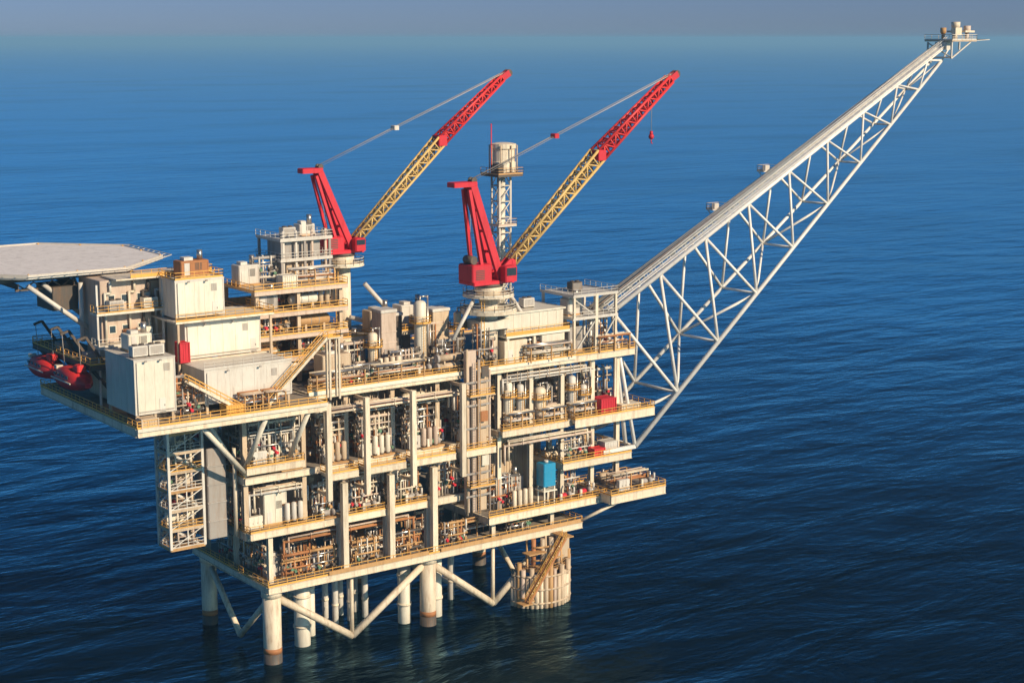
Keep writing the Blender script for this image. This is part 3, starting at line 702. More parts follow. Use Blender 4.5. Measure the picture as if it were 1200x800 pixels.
place('manifold', (3.6,5.6,'grey','tan',102), (-15.2,1.5,43.6), 'grey pipework deep in the gap behind the corner module')
# crossing stairs in front of the grey house
place('stair', (8.6,-5.4,1.2), (-16.0,-5.4,49.4), 'yellow railed stair slanting down from the corner module across the grey module')
place('stair', (-10.8,-9.6,1.2), (8.0,-5.2,53.6), 'long yellow railed stair slanting down beside the grey module to the deck edge')
sp = thing('stair_head_platform', 'small platform with yellow rail at the head of the long slanting stair', 'platform', (8,-5,53)); os_ = (8,-5,53)
MB().box(8.0,-6,53.4,10.4,-4.4,53.6).build('deck_plate', M['cream'], sp, os_)
rails(MB(), [(8.0,-4.5,53.6),(10.3,-4.5,53.6),(10.3,-5.9,53.6),(8.1,-5.9,53.6)]).build('handrail', M['yellow'], sp, os_)
for x in (8.4,10.1): MB().beam((x,-4.7,43.85),(x,-4.7,53.4),.3).beam((x,-5.7,43.6),(x,-5.7,53.4),.3).build('post', M['cream'], sp, os_)
for i, x in enumerate((-5.5,-1.5)):
    place('rack', (3.6,6,6), (x,-5.4,43.56), ('pipe rack at the laydown deck edge under the crossing stairs','pipe rack at the laydown deck edge nearest the long stair foot')[i], 'pipe racks at the laydown deck edge')
place('box', (3,2.2,1.6,'yellow'), (-8.6,-5.4,43.56), 'low yellow container at the laydown deck edge')
place('box', (2.6,2.0,1.4,'tan'), (-22.8,-6.0,43.56), 'small tan container below the corner module')

# ------------------------------------------------------------------ living quarters under the helideck
lq = thing('living_quarters', 'beige living quarters with balconies and small windows below the helideck', 'building', (-22,12,45)); ol = (-22,12,45)
MB().cbox(-21.8,12.4,53.2,-13.4,21,63.0,.08).build('wall_shell', M['pink'], lq, ol)
MB().cbox(-20.8,12.8,44.0,-13.6,21,52.6,.08).build('wall_shell', M['tan'], lq, ol)
MB().cbox(-13.2,12.8,46,-3,24,62.4,.08).build('wall_shell', M['tan'], lq, ol)
for z in (52.8,58.0):
    b = MB().box(-23.6,9.6,z,-12.4,12.35,z+.35).build('balcony', M['white'], lq, ol)
    rails(MB(), [(-23.5,12.3,z+.35),(-23.5,9.7,z+.35),(-12.5,9.7,z+.35)], t=.07, toe=.15).build('handrail', M['lgrey' if z<55 else 'yellow'], b)
for z in (54.6,59.4):
    for x in (-20.6,-18.4,-15.8):
        f = MB().box(x,12.34,z,x+1.2,12.396,z+1.3).build('window', M['white'], lq, ol)
        MB().box(x+.12,12.31,z+.12,x+1.08,12.337,z+1.18).build('pane', M['glass'], f)
    d = MB().box(-14.6,12.34,z-1.0,-13.6,12.396,z+1.2).build('door', M['lgrey'], lq, ol)
    MB().box(-13.85,12.28,z,-13.77,12.338,z+.3).build('handle', M['dark'], d)
for x in (-23.4,-12.6):
    for y in (9.9,): MB().beam((x,y,43.6),(x,y,62.8),.3).build('post', M['lgrey'], lq, ol)
for k, (x, m) in enumerate(((-21.2,'white'),(-17.2,'cream'),(-14.9,'dark'),(-12.8,'lgrey'))):
    MB().path([(x,12.0,53.3),(x,12.0,61),(x+.9,12.0,61.0),(x+.9,12.0,62.8)],.22).build('duct_pipe', M[m], lq, ol)
place('package', (4,2.4,3.6,'lgrey'), (-16.6,10.4,44), 'pale grey machinery housing in front of the living quarters')
place('cabinet', ('white',), (-15.4,10.9,53.16), 'white cabinet on the lower living quarters balcony')
place('box', (2.2,1.6,2.0,'rust'), (-17.2,11.3,53.16), 'small rust red locker on the lower living quarters balcony')
place('hvac', ('white',), (-14.4,10.9,58.36), 'white air conditioner on the upper living quarters balcony')
place('hvac', ('lgrey',), (-20.0,11.0,58.36), 'grey air conditioner on the upper living quarters balcony near the strut')
yr = thing('yellow_walkway', 'orange railed walkway beside the helideck edge above the living quarters', 'walkway', (-15,11,63)); oy = (-15,11,63)
MB().box(-20,10.2,63.1,-3.6,16.4,63.35).build('deck_plate', M['cream'], yr, oy)
rails(MB(), [(-17.5,10.3,63.35),(-3.7,10.3,63.35),(-3.7,16.3,63.35)], toe=.5).build('handrail', M['yellow'], yr, oy)

# ------------------------------------------------------------------ helideck
hd = thing('helideck', 'large pale octagonal helicopter deck overhanging the lifeboat end', 'helideck', (-23.1,37,64))
ap = 19.3; s_ = ap*math.tan(math.pi/8); cr = ap/math.cos(math.pi/8)
V8 = [(cr*math.cos(math.pi/8+i*math.pi/4), cr*math.sin(math.pi/8+i*math.pi/4)) for i in range(8)]
m = MB(); n = 8
m.v = [(x,y,-.45) for x,y in V8]+[(x,y,0) for x,y in V8]
m.f = [tuple(range(7,-1,-1)), tuple(range(8,16))]+[(i,(i+1)%8,8+(i+1)%8,8+i) for i in range(8)]; m.sm = [False]*10
m.build('deck_plate', M['helid'], hd)
ed = MB(); nt = MB()
for i in range(8):
    a = Vector((*V8[i],0)); b = Vector((*V8[(i+1)%8],0)); ed.beam(a*1.004+Vector((0,0,-.25)), b*1.004+Vector((0,0,-.25)), .12, .8)
    a2 = a*1.075+Vector((0,0,.05)); b2 = b*1.075+Vector((0,0,.05)); nt.beam(a2, b2, .12)
    for k in range(9):
        t = k/8; nt.beam(a.lerp(b,t)*1.006+Vector((0,0,-.3)), a2.lerp(b2,t), .08)
    for f in (1.025,1.05): nt.beam(a*f+Vector((0,0,-.15)), b*f+Vector((0,0,-.15)), .06)
ed.build('edge_beam', M['lgrey'], hd); nt.build('safety_net', M['lgrey'], hd)
for i in range(6):
    y = -15+i*6; hw = 17.5 if abs(y) < 8 else 11
    MB().ibeam((-hw,y,-1.0),(hw,y,-1.0),.3,1.0).build('underbeam', M['dark'], hd)
for x in (-9,0,9): MB().ibeam((x,-17.5,-1.9),(x,17.5,-1.9),.35,.8).build('underbeam', M['dark'], hd)
def hp(x, y, z): return (x+23.1, y-37, z-64)
for p, q in (((-31,18.6,62.3),(-21.4,18.0,54.6)),((-22.6,18.2,62.2),(-22.6,18.2,52.8)),((-28,20,62.2),(-22,20.4,57)),((-14,45,61.8),(-14,31,44))):
    MB().tube(hp(*p), hp(*q), .38, 12).build('support_strut', M['lgrey'], hd)
MB().cbox(-3.6,-17.4,-6.2,.6,-10.4,-2.4,.1).build('underside_shade_box', M['dark'], hd)  # dark box added to stand in for the shade among the underside trusses
for y in (-16,-6,6,15):
    tr_ = MB().beam((-15 if abs(y)<10 else -9,y,-2.6),(12,y,-2.6),.35)
    for k in range(7): tr_.beam((-9+k*3,y,-1.5),(-7.5+k*3,y,-2.5),.2).beam((-6+k*3,y,-1.5),(-7.5+k*3,y,-2.5),.2)
    tr_.build('support_truss', M['dark'], hd)
for i in range(8):
    for k in (0,.5):
        a = Vector((*V8[i],0)).lerp(Vector((*V8[(i+1)%8],0)), k)*.985
        MB().tube(tuple(a), tuple(a+Vector((0,0,.22))), .16, 8).build('perimeter_light', M['yellow'], hd)

# ------------------------------------------------------------------ lifeboats and their davit platform
lp = deck_level('lifeboat_platform', 'dark lifeboat platform under the helideck overhang', -25.4, -19, 8.5, 33, 50.6, 'FLB', .8, mats=('grate','dark'))
for y in (10,21,32): MB().tube((-24.8,y,50),(-20,y,44),.3).build('knee_brace', M['dark'], lp, (-25.4,8.5,50.6))
def lifeboat(y, label):
    t = thing('lifeboat', label, 'lifeboat', (-26.4,y,46.4), 'lifeboats under the helideck'); t.scale = (1.2,1.15,1.3)
    n = 9; hull = MB(); can = MB(); sec = []
    for i in range(n):
        u = -1+2*i/(n-1); yy = u*5.0; k = max(.08,(1-abs(u)**2.6)); w = 1.75*k**.6; sec.append((yy,w,k))
    def loft(mb, prof):
        base = len(mb.v)
        for yy, w, k in sec:
            for px, pz in prof: mb.v.append((px*w, yy, pz(k) if callable(pz) else pz))
        c = len(prof)
        for i in range(n-1):
            for j in range(c-1): 
                mb.f.append((base+i*c+j, base+i*c+j+1, base+(i+1)*c+j+1, base+(i+1)*c+j)); mb.sm.append(True)
        mb.f.append(tuple(base+j for j in range(c))); mb.f.append(tuple(base+(n-1)*c+c-1-j for j in range(c))); mb.sm += [False]*2
    loft(hull, [(1,1.3),(1.0,.9),(.75,lambda k:.9-.6*k),(.0,lambda k:.9-.9*k),(-.75,lambda k:.9-.6*k),(-1,.9),(-1,1.3)])
    loft(can, [(-1,1.302),(-.92,lambda k:1.3+.8*k),(-.6,lambda k:1.3+1.35*k),(0,lambda k:1.3+1.5*k),(.6,lambda k:1.3+1.35*k),(.92,lambda k:1.3+.8*k),(1,1.302)])
    hull.build('hull', M['red'], t); c = can.build('canopy', M['orange'], t)
    MB().box(-1.2,2.7,2.2,-.3,3.5,2.62).build('hatch', M['white'], c)
    MB().tube((0,4.6,1.0),(0,5.15,.6),.16,8).build('rudder', M['dark'], t)
    MB().cbox(-.6,-3.2,2.5,.6,-1.6,3.3,.15).build('wheelhouse', M['orange'], c)
    for yy in (-2,-.6,.8,2.2): MB().box(-1.72,yy-.3,1.72,-1.58,yy+.3,2.05).build('window', M['glass'], c)
    f = MB().beam((-1.74,-3.4,1.3),(-1.74,3.4,1.3),.12,.14).build('fender', M['white'], t)
    return t
lifeboat(13.2, 'orange red lifeboat hanging nearer the corner module')
lifeboat(24.6, 'orange red lifeboat hanging at the outer end below the helideck edge')
for i, y in enumerate((13.2,24.6)):
    d = thing('lifeboat_davit', ('dark davit frame holding the lifeboat nearer the corner module','dark davit frame holding the lifeboat at the outer end')[i], 'davit', (-24.3,y,50.6), 'lifeboat davits')
    for dy in (-3.4,3.4):
        MB().beam((1.6,dy,0),(-1.2,dy,4.4),.4).beam((-1.2,dy,4.4),(-2.6,dy,4.0),.35).build('davit_arm', M['dark'], d)
        MB().tube((-2.3,dy,4.0),(-2.1,dy,-1.2),.06,6).build('fall_wire', M['grey'], d)
    MB().cbox(-.2,-1.0,0,1.4,1.0,1.4).build('winch', M['grey'], d)

# ------------------------------------------------------------------ open process module behind the houses
pm = thing('process_module', 'open multi-level steel module with orange rails behind the white houses', 'module', (3,8,44)); op = (3,8,44)
for x in (3.4,11,19): 
    for y in (9,20): column(pm, x, y, 43.9, 59.6, .6, 'tan', op)
MB().box(2.8,20.7,44,19.8,20.9,57).build('back_panel', M['tan'], pm, op)
for z in (48.2,52.0,55.8,59.6):
    b = MB().box(2.6,8.2,z-.3,20,21,z).build('floor_plate', M['tan'], pm, op)
    girder(MB(), (2.6,8.1,z), (20,8.1,z), .7, .3).build('edge_beam', M['pink'], pm, op)
    rails(MB(), [(2.6,21,z),(2.6,8.2,z),(20,8.2,z),(20,21,z)], toe=.25).build('handrail', M['yellow'], b)
lv = [(5.2,10.6,48.22),(13.6,10.4,48.22),(6.6,10.6,52.02),(14.6,10.6,52.02),(5.6,10.4,55.82),(12.8,10.6,55.82),(17.4,10.6,55.82)]
kd = [('exchanger',(4.6,'ochre')),('manifold',(6.0,3.4,'ochre','dark',111)),('manifold',(6.2,3.6,'rust','tan',112)),('hvessel',(6.2,.95,'ochre')),('package',(4,2.4,3.2,'grey')),('hvessel',(5.4,.85,'white')),('filter',(3,'tan'))]
tx = ['stacked ochre shells on the lowest floor of the open orange-railed module','ochre pipework on the lowest floor of the open orange-railed module','rusty pipework on the second floor of the open orange-railed module','ochre drum on the second floor of the open orange-railed module','grey housing on the third floor of the open orange-railed module','white drum on the third floor of the open orange-railed module','tan filter pots on the third floor of the open orange-railed module']
for (k, p), l, t in zip(kd, lv, tx): place(k, p, l, t)
place('rack', (8,6,8), (14.6,10.6,59.62), 'rack of pipes on the roof of the open orange-railed module')
place('box', (2.6,2,2.2,'white'), (9.4,9.6,59.62), 'small white container on the roof of the open orange-railed module')

for i, (x, z, ml) in enumerate(((5.6,44.0,('cream','ochre')),(15.0,44.0,('tan','cream')),(16.6,48.22,('pink','cream')),(7.0,48.22,('cream','rust')),(10.6,52.02,('ochre','cream')),(9.2,55.82,('cream','pink')),(15.6,55.82,('lgrey','tan')))):
    place('manifold', (5.4,3.2,*ml,150+i), (x, 13.6 if i > 1 else 10.4, z), 'pipework %s of the open orange-railed module' % ('on the ground storey, inner half','on the ground storey, crane half','behind the ochre pipework on the lowest floor','behind the ochre shells on the lowest floor','deep between rusty pipes and ochre drum','deep behind the grey housing','deep behind the white drum and filter pots')[i], 'pipework deep in the orange-railed module')
# grey utility tower
ut = thing('utility_tower', 'grey framed utility tower with equipment floors beside the far crane', 'tower', (11,15,58)); ou = (11,15,58)
for x in (11.6,16,20.8):
    for y in (15.4,23.4): MB().beam((x,y,55),(x,y,66.9),.4).build('corner_post', M['grey'], ut, ou)
for z in (59.9,63.4,66.8):
    b = MB().box(11.2,15,z-.35,21.2,23.8,z).build('floor_plate', M['lgrey'], ut, ou)
    rails(MB(), [(11.2,23.8,z),(11.2,15,z),(21.2,15,z),(21.2,23.8,z)],t=.07,toe=.2).build('handrail', M['lgrey'], b)
MB().cbox(12.4,16.4,63.43,19.6,22,66.4,.1).build('enclosure', M['grey'], ut, ou)
MB().cbox(13,16.4,59.93,18,22,63.0,.1).build('enclosure', M['tan'], ut, ou)
for x in (12.1,14.5,17.6,20.2): MB().tube((x,15.7,56),(x,15.7,68.2),.24,8).build('riser_pipe', M['lgrey' if x<15 else 'pink'], ut, ou)
place('hvac', ('lgrey',), (14.4,18.4,66.82), 'grey air conditioner at the near corner of the utility tower roof')
place('package', (3.2,2.4,2.0,'lgrey'), (18.2,19.4,66.82), 'pale machinery housing on the utility tower roof near the crane')
place('package', (4,3,3.4,'lgrey'), (5.6,17.0,59.62), 'grey machinery housing at the foot of the utility tower')
place('manifold', (4.4,4.6,'grey','lgrey',115), (9.0,16.6,59.62), 'grey pipework at the foot of the utility tower')

# ------------------------------------------------------------------ mid section of the top deck
def casing(x, y, w, d, h, label, m, duct=True):
    t = thing('exhaust_casing', label, 'exhaust duct', (x,y,43.86))
    MB().cbox(-w/2,-d/2,0,w/2,d/2,h,.1).build('casing', M[m], t)
    for k in range(1, int(h/1.8)): MB().box(-w/2-.07,-d/2-.07,k*1.8,w/2+.07,d/2+.07,k*1.8+.14).build('stiffener', M[m], t)
    MB().cbox(-w/2-.15,-d/2-.15,h+.003,w/2+.15,d/2+.15,h+.5,.1).build('flange_cap', M['lgrey'], t)
    MB().box(-w*.32,-d/2-.1,h*.3,w*.32,-d/2-.004,h*.3+1.2).build('hatch', M['grey'], t)
    return t
casing(26.2,6.8,3.0,3.2,10.6,'broad pinkish exhaust casing nearest the utility tower on the top deck','pink')
casing(30.0,10.4,2.4,3.0,9.2,'dark brown exhaust casing between the pink casing and white column','dark')
casing(37.6,8.0,3.4,3.2,9.6,'tan exhaust casing between the white column and the near crane','tan')
place('vvessel', (12.0,1.05,'white'), (32.6,5.4,43.86), 'tall white column vessel in the middle of the top deck')
place('vvessel', (7.6,.8,'cream'), (22.6,4.6,43.86), 'short cream column vessel beside the pinkish exhaust casing')
place('package', (5.6,3.2,5.2,'tan'), (14.2,3.6,43.86), 'tan machinery housing on the top deck beside the long stair head')
place('package', (5,3,4.2,'pink'), (20.0,8.4,43.86), 'pinkish machinery housing behind the short cream column')
place('rack', (9.6,6,4), (13.6,.9,43.86), 'pipe rack along the top deck edge nearest the long stair')
place('rack', (9.6,6,9), (25.2,.9,43.86), 'pipe rack along the top deck edge in front of the exhaust casings')
place('manifold', (6.6,3.2,'cream','tan',120), (18.8,2.0,43.86), 'low pipework on the top deck in front of the tan housing')
place('manifold', (5.6,4.4,'tan','pink',121), (28.2,3.6,43.86), 'pipework on the top deck in front of the pinkish casing')
place('manifold', (5.0,5.4,'grey','dark',122), (37.4,3.2,43.86), 'dark pipework on the top deck below the near crane')
place('exchanger', (4.6,'tan'), (35.8,1.2,43.86), 'stacked tan shells at the top deck edge near the trunk')
place('cooler', (6,'tan'), (10.6,8.2,43.9), 'tan air cooler with two fans beside the open orange-railed module')
mz = deck_level('top_mezzanine', 'upper walkway deck with yellow rails crossing behind the exhaust casings', 20.4, 42, 11.8, 22, 49.6, 'FL', .7)
for x in (21,31,41): column(mz, x, 12.4, 43.86, 49, .5, 'tan', (20.4,11.8,49.6))
place('package', (5.6,3.2,4.2,'lgrey'), (36.6,15,49.62), 'grey machinery housing on the upper walkway behind the tan casing')
place('package', (5,3,3.8,'tan'), (30,15,49.62), 'tan machinery housing on the upper walkway behind the white column')
place('package', (7,4,4.6,'tan'), (15.4,16,43.86), 'long tan machinery housing low behind the air cooler on the top deck')
place('package', (6,4,4.8,'grey'), (24.6,17,43.86), 'grey machinery housing under the upper walkway nearest the far crane')
place('package', (7,4,4.8,'pink'), (33.4,17,43.86), 'pinkish machinery housing under the middle of the upper walkway')
place('manifold', (6.2,6.4,'cream','pink',131), (18.0,5.8,43.86), 'tall pipework between the tan housing and the short cream column')
place('manifold', (4.4,8.2,'pink','tan',132), (35.6,6.6,43.86), 'tallest pipework beside the white column on the top deck')
place('manifold', (4.2,7.6,'dark','grey',133), (43.0,1.0,43.86), 'dark upright pipework in front of the near crane pedestal')
place('filter', (4,'cream'), (24.6,2.6,43.86), 'row of four cream pots in front of the exhaust casings')
place('pump', ('grey',), (31.6,2.4,43.86), 'grey pump skid at the foot of the tall white column')
place('pump', ('tan',), (11.2,3.6,43.86), 'tan pump skid beside the long stair head posts')
place('cabinet', ('cream',), (34.4,3.0,43.86), 'cream cabinet beside the foot of the tall white column')
place('vvessel', (9.4,.7,'tan'), (40.2,5.2,43.86), 'slim tan column vessel close to the near crane pedestal')
# ------------------------------------------------------------------ cranes
def lattice(mb_ch, mb_lc, p, q, w0, w1, n, rc=.17, rl=.085):
    p = Vector(p); q = Vector(q); d = (q-p).normalized(); side = Vector((0,1,0)); up = d.cross(side)*-1
    if up.z < 0: up = -up
    cn = []
    for i in range(n+1):
        c = p.lerp(q, i/n); w = w0+(w1-w0)*i/n
        cn.append([c+side*(w/2*a)+up*(w/2*b) for a, b in ((-1,-1),(1,-1),(1,1),(-1,1))])
    for k in range(4):
        mb_ch.tube(cn[0][k], cn[-1][k], rc, 8)
    for i in range(n):
        for k in range(4):
            j = (k+1) % 4
            a, b = (cn[i][k], cn[i+1][j]) if i % 2 else (cn[i][j], cn[i+1][k])
            mb_lc.tube(a, b, rl, 5); mb_lc.tube(cn[i+1][k], cn[i+1][j], rl, 5)
def crane(label, x, y, z0, zs, foot, bend, tip, mast, s, glabel='pedestal cranes'):
    t = thing('pedestal_crane', label, 'crane', (x,y,z0), glabel)
    L = lambda p: (p[0]-x, p[1]-y, p[2]-z0)
    h = zs-z0
    MB().tube((0,0,0),(0,0,h-2.6),1.55*s,22).lathe([(1.55*s,h-2.6),(2.3*s,h-1.2),(2.3*s,h-.5)],(0,0,0),22).build('pedestal', M['cream'], t)
    b = MB().lathe([(2.2*s,h-2.3),(4.3*s,h-2.3),(4.3*s,h-2.0),(2.2*s,h-2.0)],(0,0,0),20,'z',False).build('ring_platform', M['cream'], t)
    pts = [(4.25*s*math.cos(k*math.pi/8),4.25*s*math.sin(k*math.pi/8),h-2.0) for k in range(17)]
    rails(MB(), pts, step=2.2, t=.075).build('handrail', M['white'], b)
    MB().lathe([(2.5*s,h-.5),(2.5*s,h)],(0,0,0),24).build('slew_ring', M['dark'], t)
    MB().cbox(-4.4*s,-2.3*s,h+.003,3.8*s,2.3*s,h+.6,.15).build('slew_deck', M['red'], t)
    MB().cbox(-4.6*s,-2.1*s,h+.6,-.6*s,2.1*s,h+3.4*s,.2).build('machinery_house', M['red'], t)
    lv = MB()
    for k in range(6): lv.box(-3.9*s,-2.16*s,h+1.0+k*.3,-2.2*s,-2.105*s,h+1.16+k*.3)
    lv.build('louvre', M['dark'], t)
    c = MB().cbox(1.0*s,-3.6*s,h+.4,3.4*s,-1.9*s,h+3.0*s,.2).build('operator_cab', M['red'], t)
    MB().box(1.25*s,-3.66*s,h+1.5,3.1*s,-3.605*s,h+2.7*s).box(3.405*s,-3.4*s,h+1.5,3.46*s,-2.1*s,h+2.7*s).build('window', M['glass'], c)
    mt = L(mast); af = MB()
    for dy in (-1.5*s,1.5*s):
        af.beam((1.6*s,dy,h+.5),(mt[0]+.9,dy*.55,mt[2]),.85*s,1.15*s)
        af.beam((-2.4*s,dy,h+3.2*s),(mt[0]+.1,dy*.55,mt[2]-.6),.55*s,.6*s)
    for k in (.3,.52,.74,.9):
        xx = 1.6*s+(mt[0]+.9-1.6*s)*k; zz = h+.5+(mt[2]-h-.5)*k; w = 1.5*s*(1-.45*k)-.2
        af.beam((xx,-w,zz),(xx,w,zz),.4)
    af.build('a_frame', M['red'], t)
    MB().cbox(mt[0]-3.0*s,-1.1*s,mt[2]-.1,mt[0]+1.6*s,1.1*s,mt[2]+.75,.1).build('mast_head', M['red'], t)
    for dy in (-.5,.5): MB().lathe([(.55*s,-.12),(.55*s,.12)],(mt[0]+1.3*s,dy,mt[2]+.9),14,'y').build('sheave', M['dark'], t)
    f = L(foot); bd = L(bend); tp = L(tip)
    for nm, a, e, w0, w1, n, col in (('boom_section',f,bd,1.5*s,2.15*s,15,'boomy'),('boom_tip_section',bd,tp,2.1*s,1.25*s,13,'orange')):
        ch = MB(); lattice(ch, ch, a, e, w0, w1, n, .25*s, .15*s)
        g = ch.build(nm, M[col], t)
        d = (Vector(e)-Vector(a)).normalized()
        up = Vector((-d.z,0,d.x)); 
        MB().beam(Vector(a)-up*.1, Vector(e)-up*.1, .9*s, .08).build('walkway', M[col], g)
    br = MB()
    for dy in (-.75*s,.75*s): br.beam((1.0*s,dy,h+.5),(f[0]+.2,dy,f[2]+.2),.35,1.6*s); br.beam((3.2*s,dy,h+.5),(f[0]+.2,dy,f[2]+.1),.3,.7)
    br.beam((f[0],-1.0*s,f[2]),(f[0],1.0*s,f[2]),.7).build('boom_foot_bracket', M['red'], t)
    MB().tube((-3.6*s,-1.2*s,h+3.4*s+.7),(-3.6*s,1.2*s,h+3.4*s+.7),.7*s,14).build('winch_drum', M['dark'], t)
    for dy in (-.25,.25): MB().tube((-3.4*s,dy,h+3.4*s+1.2),(mt[0]+1.0*s,dy,mt[2]+1.2),.05,5).tube((mt[0]+1.5*s,dy,mt[2]+1.3),(tp[0]+1.2,dy,tp[2]+1.3),.035,5).build('hoist_rope', M['grey'], t)
    lad = MB()
    for k in range(12): lad.beam((-3.0*s,-2.3*s,.6+k*.9),(-2.4*s,-2.3*s,.6+k*.9),.07)
    for xx in (-3.0*s,-2.4*s): lad.beam((xx,-2.3*s,0),(xx,-2.3*s,h-2.3),.09)
    lad.beam((-2.7*s,-2.3*s,h*.5),(-1.2*s,-.9*s,h*.5),.12).build('ladder', M['yellow'], t)
    d = (Vector(tp)-Vector(bd)).normalized()
    MB().beam(tp, Vector(tp)+d*1.4+Vector((.5,0,.1)), 1.3*s, 1.2).build('boom_head', M['red'], t)
    for dy in (-.4,.4): MB().lathe([(.7,-.12),(.7,.12)],(tp[0]+1.5,dy,tp[2]+.9),14,'y').build('sheave', M['dark'], t)
    MB().cbox(bd[0]-.9,-1.35*s,bd[2]-1.0,bd[0]+.9,1.35*s,bd[2]+.9,.1).build('splice_joint', M['red'], t)
    a = Vector((mt[0]+1.3*s,0,mt[2]+1.0)); e = Vector(tp)+Vector((0,0,.8)); mid = a.lerp(e,.40)
    for dy in (-.55,.55):
        MB().tube((mid.x,dy,mid.z),(e.x,dy*.8,e.z),.045,6).build('pendant_line', M['lgrey'], t)
        MB().tube((a.x,dy,a.z),(mid.x,dy*.8,mid.z),.035,5).build('luffing_rope', M['grey'], t)
    MB().cbox(mid.x-.5,-.7,mid.z-.4,mid.x+.5,.7,mid.z+.4,.1).build('bridle_block', M['red' if s >= 1 else 'lgrey'], t)
    return t, L, tp, bd
t1, L1, tp1, bd1 = crane('red and yellow crane standing on its cream pedestal at the front of the top deck', 45.2, 3, 43.86, 58.2, (50.0,3,61.6), (69.4,3,79.4), (86.2,3,92.6), (40.6,3,75.2), 1.05)
hx = 82.0; hz = 92.6-4.2*.9
MB().tube((hx-45.2,0,hz-43.86),(hx-45.2,0,82.6-43.86),.05,5).build('hoist_rope', M['grey'], t1)
MB().ball((hx-45.2,0,82.2-43.86),.55,12).tube((hx-45.2,0,82.4-43.86),(hx-45.2,0,83.2-43.86),.3,10).path([(hx-45.2,0,81.7-43.86),(hx-45.2,0,81.1-43.86),(hx-44.9,0,80.9-43.86)],.1).build('hook_block', M['red'], t1)
t2, L2, tp2, bd2 = crane('red and yellow crane standing farther back beside the grey utility tower', 26.0, 20, 43.86, 63.2, (28.7,20,65.3), (46.6,20,82.0), (60.2,20,92.8), (20.6,20,77.4), .88)
for p, q in (((29.5,18.5,57.6),(36,17,49.8)),((26,17.8,52),(33,16.5,49.8))): MB().tube(L2(p), L2(q), .4).build('prop', M['lgrey'], t2)
for p, q in (((41.4,2,55.6),(36.6,1.4,49.2)),((49.6,2.4,55.6),(54,2,49.2))): MB().tube(L1(p), L1(q), .35).build('prop', M['lgrey'], t1)
MB().lathe([(1.7,9.2),(5.0,9.2),(5.0,9.8),(1.7,9.8)],(0,0,0),22,'z',False).build('lower_platform', M['cream'], t1)
rails(MB(), [(4.9*math.cos(k*math.pi/8),4.9*math.sin(k*math.pi/8),9.8) for k in range(17)], step=2.2, t=.075).build('handrail', M['white'], t1)
MB().cbox(-3.4,-2.4,6.4,3.4,2.4,8.0,.2).build('service_box', M['white'], t1)

# ------------------------------------------------------------------ vent tower behind the near crane
vt = thing('vent_tower', 'slim white lattice vent tower with cream drum top behind the near crane', 'tower', (53,10,50)); ov = (53,10,50)
lt = MB(); 
for x in (51.8,54.2):
    for y in (8.8,11.2): lt.tube((x,y,49),(x,y,77),.2,8)
for k in range(10):
    z = 49+k*2.8
    for a, b in (((51.8,8.8),(54.2,8.8)),((54.2,8.8),(54.2,11.2)),((54.2,11.2),(51.8,11.2)),((51.8,11.2),(51.8,8.8))):
        lt.tube((*a,z),(*b,z+2.8),.1,5); lt.tube((*a,z+2.8),(*b,z+2.8),.1,5)
lt.build('lattice_mast', M['lgrey'], vt, ov)
MB().tube((53,10,44),(53,10,77.4),.75,14).build('vent_pipe', M['white'], vt, ov)
for z in (60.5,67): 
    b = MB().box(51,8,z,55,12,z+.2).build('service_platform', M['lgrey'], vt, ov); rails(MB(), [(51,12,z+.2),(51,8,z+.2),(55,8,z+.2),(55,12,z+.2)],t=.07).build('handrail', M['pink'], b)
b = MB().cbox(50.4,7.2,75.9,55.8,12.6,76.3).build('top_platform', M['dark'], vt, ov)
rails(MB(), [(50.4,12.6,76.3),(50.4,7.2,76.3),(55.8,7.2,76.3),(55.8,12.6,76.3)],t=.08).build('handrail', M['ochre'], b)
MB().lathe([(1.9,76.3),(2.25,76.6),(2.25,78.4),(2.0,78.5),(2.0,80.6),(2.3,80.8),(2.3,81.6),(1.2,81.8)],(53.4,9.9,0),20,'z',False).build('drum_cap', M['cream'], vt, ov)
for k in range(8): MB().tube((53.4+2.5*math.cos(k*.785),9.9+2.5*math.sin(k*.785),76.3),(53.4+2.5*math.cos(k*.785),9.9+2.5*math.sin(k*.785),81.4),.12,6).build('drum_rib', M['tan'], vt, ov)
MB().cbox(50.7,7.6,76.31,51.9,9.4,78.2).build('junction_box', M['dark'], vt, ov)
MB().tube((50.8,9.9,76.4),(50.8,9.9,85.2),.12,6).build('aerial', M['red'], vt, ov)

# ------------------------------------------------------------------ boom-end module on the top deck
bm = thing('boom_end_module', 'two-storey cream module with orange rail between the near crane and boom root', 'module', (48,2,44)); ob = (48,2,44)
for x in (48.2,54,60.4):
    for y in (1.4,10): MB().beam((x,y,43.86),(x,y,48.3),.45).build('post', M['cream'], bm, ob)
MB().box(47.6,.8,48.3,61.6,11,48.7).build('floor_plate', M['white'], bm, ob)
rails(MB(), [(47.6,.9,48.7),(61.6,.9,48.7),(61.6,10.9,48.7)], toe=.6).build('handrail', M['yellow'], bm, ob)
MB().cbox(47.8,1.7,48.703,60.8,10.4,52.4,.1).build('upper_house', M['white'], bm, ob)
MB().box(47.5,1.4,52.403,61.1,10.8,52.7).build('roof_slab', M['white'], bm, ob)
for k in range(1,7): MB().box(47.8+k*1.9-.04,1.64,48.8,47.8+k*1.9+.04,1.7,52.3).build('batten', M['white'], bm, ob)
MB().cbox(55.6,1.2,43.863,60.6,6,48.2,.1).build('lower_house', M['white'], bm, ob)
MB().cbox(47.4,1.2,43.863,52.4,6,47.8,.1).build('lower_house', M['cream'], bm, ob)
d = MB().box(48.2,1.14,44.0,49.2,1.196,46.2).build('door', M['lgrey'], bm, ob)
MB().box(49.0,1.08,45.0,49.08,1.138,45.3).build('handle', M['dark'], d)
